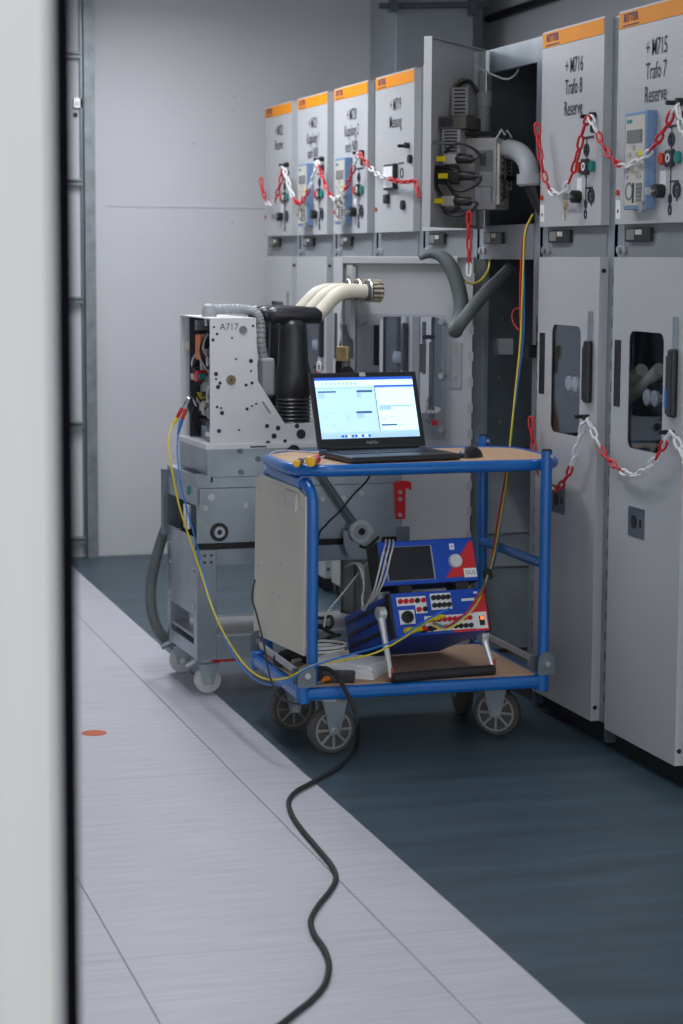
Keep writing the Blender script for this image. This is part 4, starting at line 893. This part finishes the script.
# yellow plugs
for u, v_ in ((.10, .12), (.16, .10), (.36, .33), (.42, .36)):
    sm('yellow_plug', tube(B(), [(fu(u), -.004, fv(v_)), (fu(u)+.004, -.025, fv(v_)), (fu(u)+.02, -.045, fv(v_)-.002)], [.009, .009, .006], 10), 'yellow', fp_, smooth=True)
sm('red_plug', tube(B(), [(fu(.22), -.004, fv(.13)), (fu(.24), -.03, fv(.13)), (fu(.28), -.045, fv(.08))], [.009, .008, .005], 8), 'red', fp_, smooth=True); sm('black_plug', tube(B(), [(fu(.28), -.004, fv(.10)), (fu(.30), -.03, fv(.10)), (fu(.34), -.045, fv(.05))], [.009, .008, .005], 8), 'black', fp_, smooth=True)
# display unit
VX0, VX1, VZ0, VZ1 = -.018, .336, UH+.020, UH+.172
up = sm('control_case', bx(VX0, VX1, .004, .095, VZ0, VZ1), 'black', bevel=.006); up2 = sm('control_front', bx(VX0+.004, VX1-.004, -.004, .004, VZ0+.003, VZ1-.003), 'tblue', bevel=.003)
def gu(u): return VX0+.004+(VX1-VX0-.008)*u
def gv(v): return VZ0+.003+(VZ1-VZ0-.006)*v
sm('red_field', prism(B(), [(gu(.655), gv(.10)), (gu(.985), gv(.10)), (gu(.985), gv(.90)), (gu(.955), gv(.93))], -.0055, -.004), 'tred', up2)
db = sm('display_bezel', bx(gu(.05), gu(.545), -.0055, -.004, gv(.09), gv(.87)), 'panel_dark', up2); sm('display', bx(gu(.06), gu(.53), -.007, -.0055, gv(.10), gv(.86)), 'tscreen', up2)
sm('jog_knob', lathe(B(), (gu(.775), -.004, gv(.47)), (0, -1, 0), [(0, .024), (.010, .023), (.014, .019)], 20), 'whiteplastic', up2, smooth=True)
sm('usb_plate', bx(gu(.735), gu(.785), -.006, -.004, gv(.74), gv(.88)), 'white', up2); sm('usb_slot', bx(gu(.752), gu(.768), -.007, -.006, gv(.78), gv(.84)), 'panel_dark', up2)
sm('sticker', bx(gu(.85), gu(.985), -.0065, -.0055, gv(.08), gv(.29)), 'white', up2); text('lettering', 'DLG', .018, (gu(.918), gv(.185)), up2, 'panel_dark', M=MS, y=-.0075, bold=.0006)
for u in (.16, .76): sm('rubber_foot', bx(gu(u), gu(u+.13), .004, .08, UH-.002, VZ0+.001), 'rubber')
# carrying handle used as prop
I2 = MS.inverted(); yb = -.045
pv = {0: Vector((-.022, .035, UH*.60)), 1: Vector((UW-.004, .055, -.004))}
for s in (0, 1):
    p0 = MS @ pv[s]; p1 = Vector((p0.x+(-.006 if s == 0 else -.006), yb+.008, .016))
    b = B(); tube(b, [p0, p0.lerp(p1, .3), p1], [.015, .011, .009], 8); ar = mk('handle_arm', b, 'alu', ts, smooth=True)
    mk('pivot_cap', lathe(B(), p0, (-1 if s == 0 else 1, 0, 0), [(-.014, .022), (.010, .022), (.014, .016)], 18), 'alu', ts, smooth=True); mk('arm_stripe', bx(p1.x-.004, p1.x+.004, p1.y-.010, p1.y-.006, .006, .05), 'btnred', ar)
mk('handle_grip', tube(B(), [(-.030, yb, .0165), (UW-.012, yb, .0165)], .0165, 14), 'rubber', ts, smooth=True)

# ================================================================== small things on the lower deck
def dk_(px, py): return atz(px, py, ZD)
v = dk_(352, 683)
pb = thing('power_adapter', 'black power adapter brick at the front of the lower deck', 'adapter', (v.x-.055, v.y+.045, ZD), R(-20)); mk('brick', bx(-.10, .075, -.03, .03, 0, .032), 'lapbody', pb, bevel=.005); mk('type_label', bx(-.05, .03, -.02, .02, .032, .0326), 'ink', pb)
v = dk_(352, 668)
pp = thing('paper_stack', 'stack of folded white papers lying left of the test set', 'papers', (1.93, 6.52, ZD), R(-38))
for i in range(7):
    o = mk('sheet', bx(-.135+.008*i, .125, -.085, .08, .007*i+.0004, .007*i+.007), 'paper', pp, bevel=.001); o.rotation_euler.z = R(random.uniform(-5, 5))
v = dk_(324, 683)
og = thing('pliers', 'orange-handled tool at the front left corner of the lower deck', 'tool', (1.83, 6.375, ZD), R(25)); mk('handle', tube(B(), spline([(-.03, 0, .012), (.0, .004, .014), (.03, .0, .012), (.05, -.004, .008)], 4), [.006]*1+[.009]*11+[.004], 8), 'orange_plastic', og, smooth=True); mk('jaw', bx(-.075, -.028, -.006, .006, .004, .012), 'steel', og)
v = dk_(290, 662)
cl = thing('test_clamp', 'black clamp with metal rods on the left of the lower deck', 'clamp', (1.80, 6.68, ZD), R(20))
mk('clamp_body', tube(B(), spline([(-.06, .0, .025), (-.02, .02, .03), (.03, .01, .03), (.07, -.03, .022)], 4), .024, 10), 'rubber', cl, smooth=True); mk('rod', cyl(B(), (.0, .03, .03), (.13, .08, .05), .008), 'alu', cl); mk('rod', cyl(B(), (-.02, -.02, .02), (.10, .02, .02), .007), 'alu', cl)
ck = thing('coiled_cable', 'tangle of black cable heaped behind the papers', 'cable', (1.92, 6.76, ZD)); pts = []
for i in range(40): a_ = i*.55; pts.append((.055*math.cos(a_)+.02*math.sin(i*.7), .05*math.sin(a_), .012+.0035*i+.008*math.sin(i*1.3)))
mk('cable', tube(B(), spline(pts, 3), .0065, 6), 'rubber', ck, smooth=True)
gk = thing('grey_cable_coil', 'coil of pale grey cable lying on the papers', 'cable', (1.88, 6.60, ZD+.050)); pts = [(.07*math.cos(i*.6)*(1+.1*math.sin(i)), .055*math.sin(i*.6), .008+.0012*i) for i in range(30)]
mk('cable', tube(B(), spline(pts, 3), .005, 6), 'wire_grey', gk, smooth=True)

# ================================================================== cables
def cable(name, label, pts, r, m_, n=7, cat='cable', group=None):
    o = mk(name, tube(B(), spline(pts, n), r, 8), m_, smooth=True); return tag(o, label, cat, group)
# mains lead across the floor
fpx = [(356, 748), (340, 766), (315, 781), (297, 791), (289, 801), (292, 815), (302, 830), (318, 849), (331, 865), (336, 878), (330, 891), (318, 906), (311, 920), (314, 934), (324, 949), (329, 965), (325, 984), (312, 1000), (297, 1012), (282, 1024), (262, 1040), (235, 1075)]
pts = [aty(318, 668, 6.36), aty(328, 669, 6.34), aty(337, 676, 6.30), aty(345, 690, 6.27), aty(353, 706, 6.24), aty(358, 724, 6.22)]+[atz(x_, y_, .010 if y_ < 800 else .0065) for x_, y_ in fpx]
cable('mains_cable', 'thick black mains cable snaking from the trolley across the pale floor', pts, .0075, 'rubber', 8)
q = aty(316, 666, 6.36)
tag(mk('cable_plug', tube(B(), [q, q+Vector((.0, .0, -.02)), q+Vector((.015, 0, -.045))], [.016, .018, .010], 10), 'rubber', smooth=True), 'black plug tied to the front left post of the trolley', 'plug')
# yellow and blue test leads from breaker to test set
Yb = 7.50
def leadpts(off, s):
    return s
yl = [aty(173, 424, 7.55), aty(168.5, 440, 7.50), aty(172, 470, 7.42), aty(179, 505, 7.38), aty(190, 540, 7.34), aty(200, 570, 7.30), aty(214, 612, 7.1), aty(230, 644, 6.9), aty(248, 668, 6.62), aty(266, 679, 6.42), aty(286, 678, 6.33), aty(303, 670, 6.28), aty(318, 664, 6.28), aty(345, 660, 6.29), aty(375, 653, 6.29), aty(400, 640, 6.29), aty(418, 628, 6.29), aty(434, 618, 6.30)]
bl2 = [aty(178, 434, 7.55), aty(177.5, 455, 7.50), aty(181, 485, 7.43), aty(190, 520, 7.39), aty(200, 556, 7.35), aty(209, 595, 7.2), aty(222, 632, 7.0), aty(238, 662, 6.75), aty(256, 680, 6.5), aty(275, 685, 6.36), aty(292, 679, 6.30), aty(308, 668, 6.27), aty(345, 656, 6.28), aty(378, 647, 6.285), aty(400, 638, 6.285), aty(420, 624, 6.285), aty(450, 608, 6.29)]
yt = thing('yellow_test_lead', 'thin yellow test lead drooping from the breaker to the test set', 'cable', tuple(yl[0])); mk('lead', tube(B(), spline(yl, 7), .0032, 6), 'wire_yellow', yt, world=True, smooth=True)
bt2 = thing('blue_test_lead', 'thin blue test lead drooping beside the yellow one', 'cable', tuple(bl2[0])); mk('lead', tube(B(), spline(bl2, 7), .0032, 6), 'wire_blue', bt2, world=True, smooth=True)
for t_, m_, ps in ((yt, 'yellow', ((173, 425), (176, 420), (182, 408), (188, 398))), (bt2, 'wire_blue', ((178, 434), (181, 422), (186, 409), (189, 399)))):
    w_ = [aty(*p, 7.55) for p in ps]
    mk('plug', tube(B(), [w_[0], w_[1], w_[1].lerp(w_[2], .2)], [.004, .008, .007], 8), m_, t_, world=True, smooth=True); mk('probe_sleeve', tube(B(), [w_[1].lerp(w_[2], .2), w_[2]], .007, 8), 'wire_red', t_, world=True, smooth=True); mk('probe_tip', tube(B(), spline([w_[2], w_[3], w_[3]+Vector((.02, .02, .0)), w_[3]+Vector((.035, .03, -.03))], 4), .003, 6), 'steel', t_, world=True, smooth=True)
# four-wire bundle from the open cabinet to the test set
base = [(533, 214, 6.98), (525, 232, 6.94), (523, 262, 6.93), (522, 300, 6.92), (521, 340, 6.91), (516, 390, 6.90), (511, 435, 6.88), (506, 480, 6.86), (500, 520, 6.80), (493, 560, 6.66), (488, 575, 6.55), (483, 590, 6.42), (473, 607, 6.33), (458, 621, 6.28), (445, 628, 6.275), (434, 624, 6.29)]
for i, (m_, nm, dx0, wv) in enumerate((('wire_green', 'green', .6, .5), ('wire_red', 'red', -1.0, 1.2), ('wire_blue', 'blue', 1.0, 1.3), ('wire_yellow', 'yellow', -.1, .5))):
    pts = []
    for j, (x_, y_, d_) in enumerate(base):
        k_ = 1 if j < 12 else 1
        pts.append(aty(x_+dx0*(.4 if 9 <= j <= 11 else 1)+wv*math.sin(j*1.1+i*2), y_+(i-1.5)*(0 if j < 11 else 1.2), d_-.006*i))
    cable('bundled_test_lead', '%s lead of the four-wire bundle running from the open cabinet to the test set' % nm, pts, .0032, m_, group='bundle of four test leads')
q = aty(488, 574, 6.55); tag(mk('cable_tie', lathe(B(), q+Vector((0, 0, -.008)), (-.3, -.5, 1), [(0, .017), (.02, .017)], 12), 'rubber'), 'black tie wrapped around the test lead bundle', 'tie')
# small red loop at the jamb
cable('jamb_wire', 'short red wire loop beside the lead bundle inside the open cabinet', [aty(520, 308, 7.0), aty(514, 310, 7.02), aty(512, 318, 7.02), aty(516, 327, 7.0), aty(520, 330, 6.98)], .003, 'wire_red', 5, 'wire')
# pale data cables draped over the display unit
for i, dx in enumerate((0, 4, 8)):
    pts = [aty(386+dx*.9, 540, 6.52), aty(385+dx, 546, 6.455), aty(382+dx, 558, 6.42), aty(378+dx, 575, 6.42), aty(374+dx*.7, 590, 6.44), aty(369+dx*.3, 601, 6.50), aty(364, 610-i*2, 6.54), aty(362, 606-i*4, 6.56), aty(364, 585, 6.60), aty(361-i*2, 564, 6.64), aty(345, 567, 6.72)]
    cable('data_cable', ('leftmost', 'middle', 'rightmost')[i]+' of the three pale grey cables hanging over the display unit', pts, .0034, 'wire_grey', 6, group='pale cables over the display unit')
cable('slanting_cable', 'pale grey cable slanting from the lower deck up to the test set', [aty(324, 627, 6.60), aty(327, 613, 6.62), aty(342, 594, 6.65), aty(358, 574, 6.68), aty(368, 562, 6.70)], .0034, 'wire_grey')
cable('charger_cable', 'thin black cable hanging from the laptop down under the upper deck', [aty(372, 471, 6.70), aty(366, 482, 6.70), aty(354, 494, 6.70), aty(340, 511, 6.70), aty(326, 525, 6.70), aty(318, 540, 6.70), aty(316, 600, 6.62), aty(318, 640, 6.55)], .0035, 'rubber')
cable('end_panel_cable', 'thin black cable hanging down the outside of the beige end panel', [aty(255, 580, 6.80), aty(252, 597, 6.70), aty(256, 612, 6.62), aty(263, 640, 6.50), aty(268, 668, 6.42), aty(274, 688, 6.34), aty(284, 700, 6.31), aty(300, 704, 6.29)], .0032, 'rubber')
cable('deck_top_cable', 'thin grey cable curling over the left end of the upper deck', [atz(320, 453, ZS+.004), atz(305, 452, ZS+.006), atz(288, 450.5, ZS+.012), aty(274, 452, 6.72), aty(268, 459, 6.70), aty(265, 470, 6.69)], .0028, 'wire_grey')
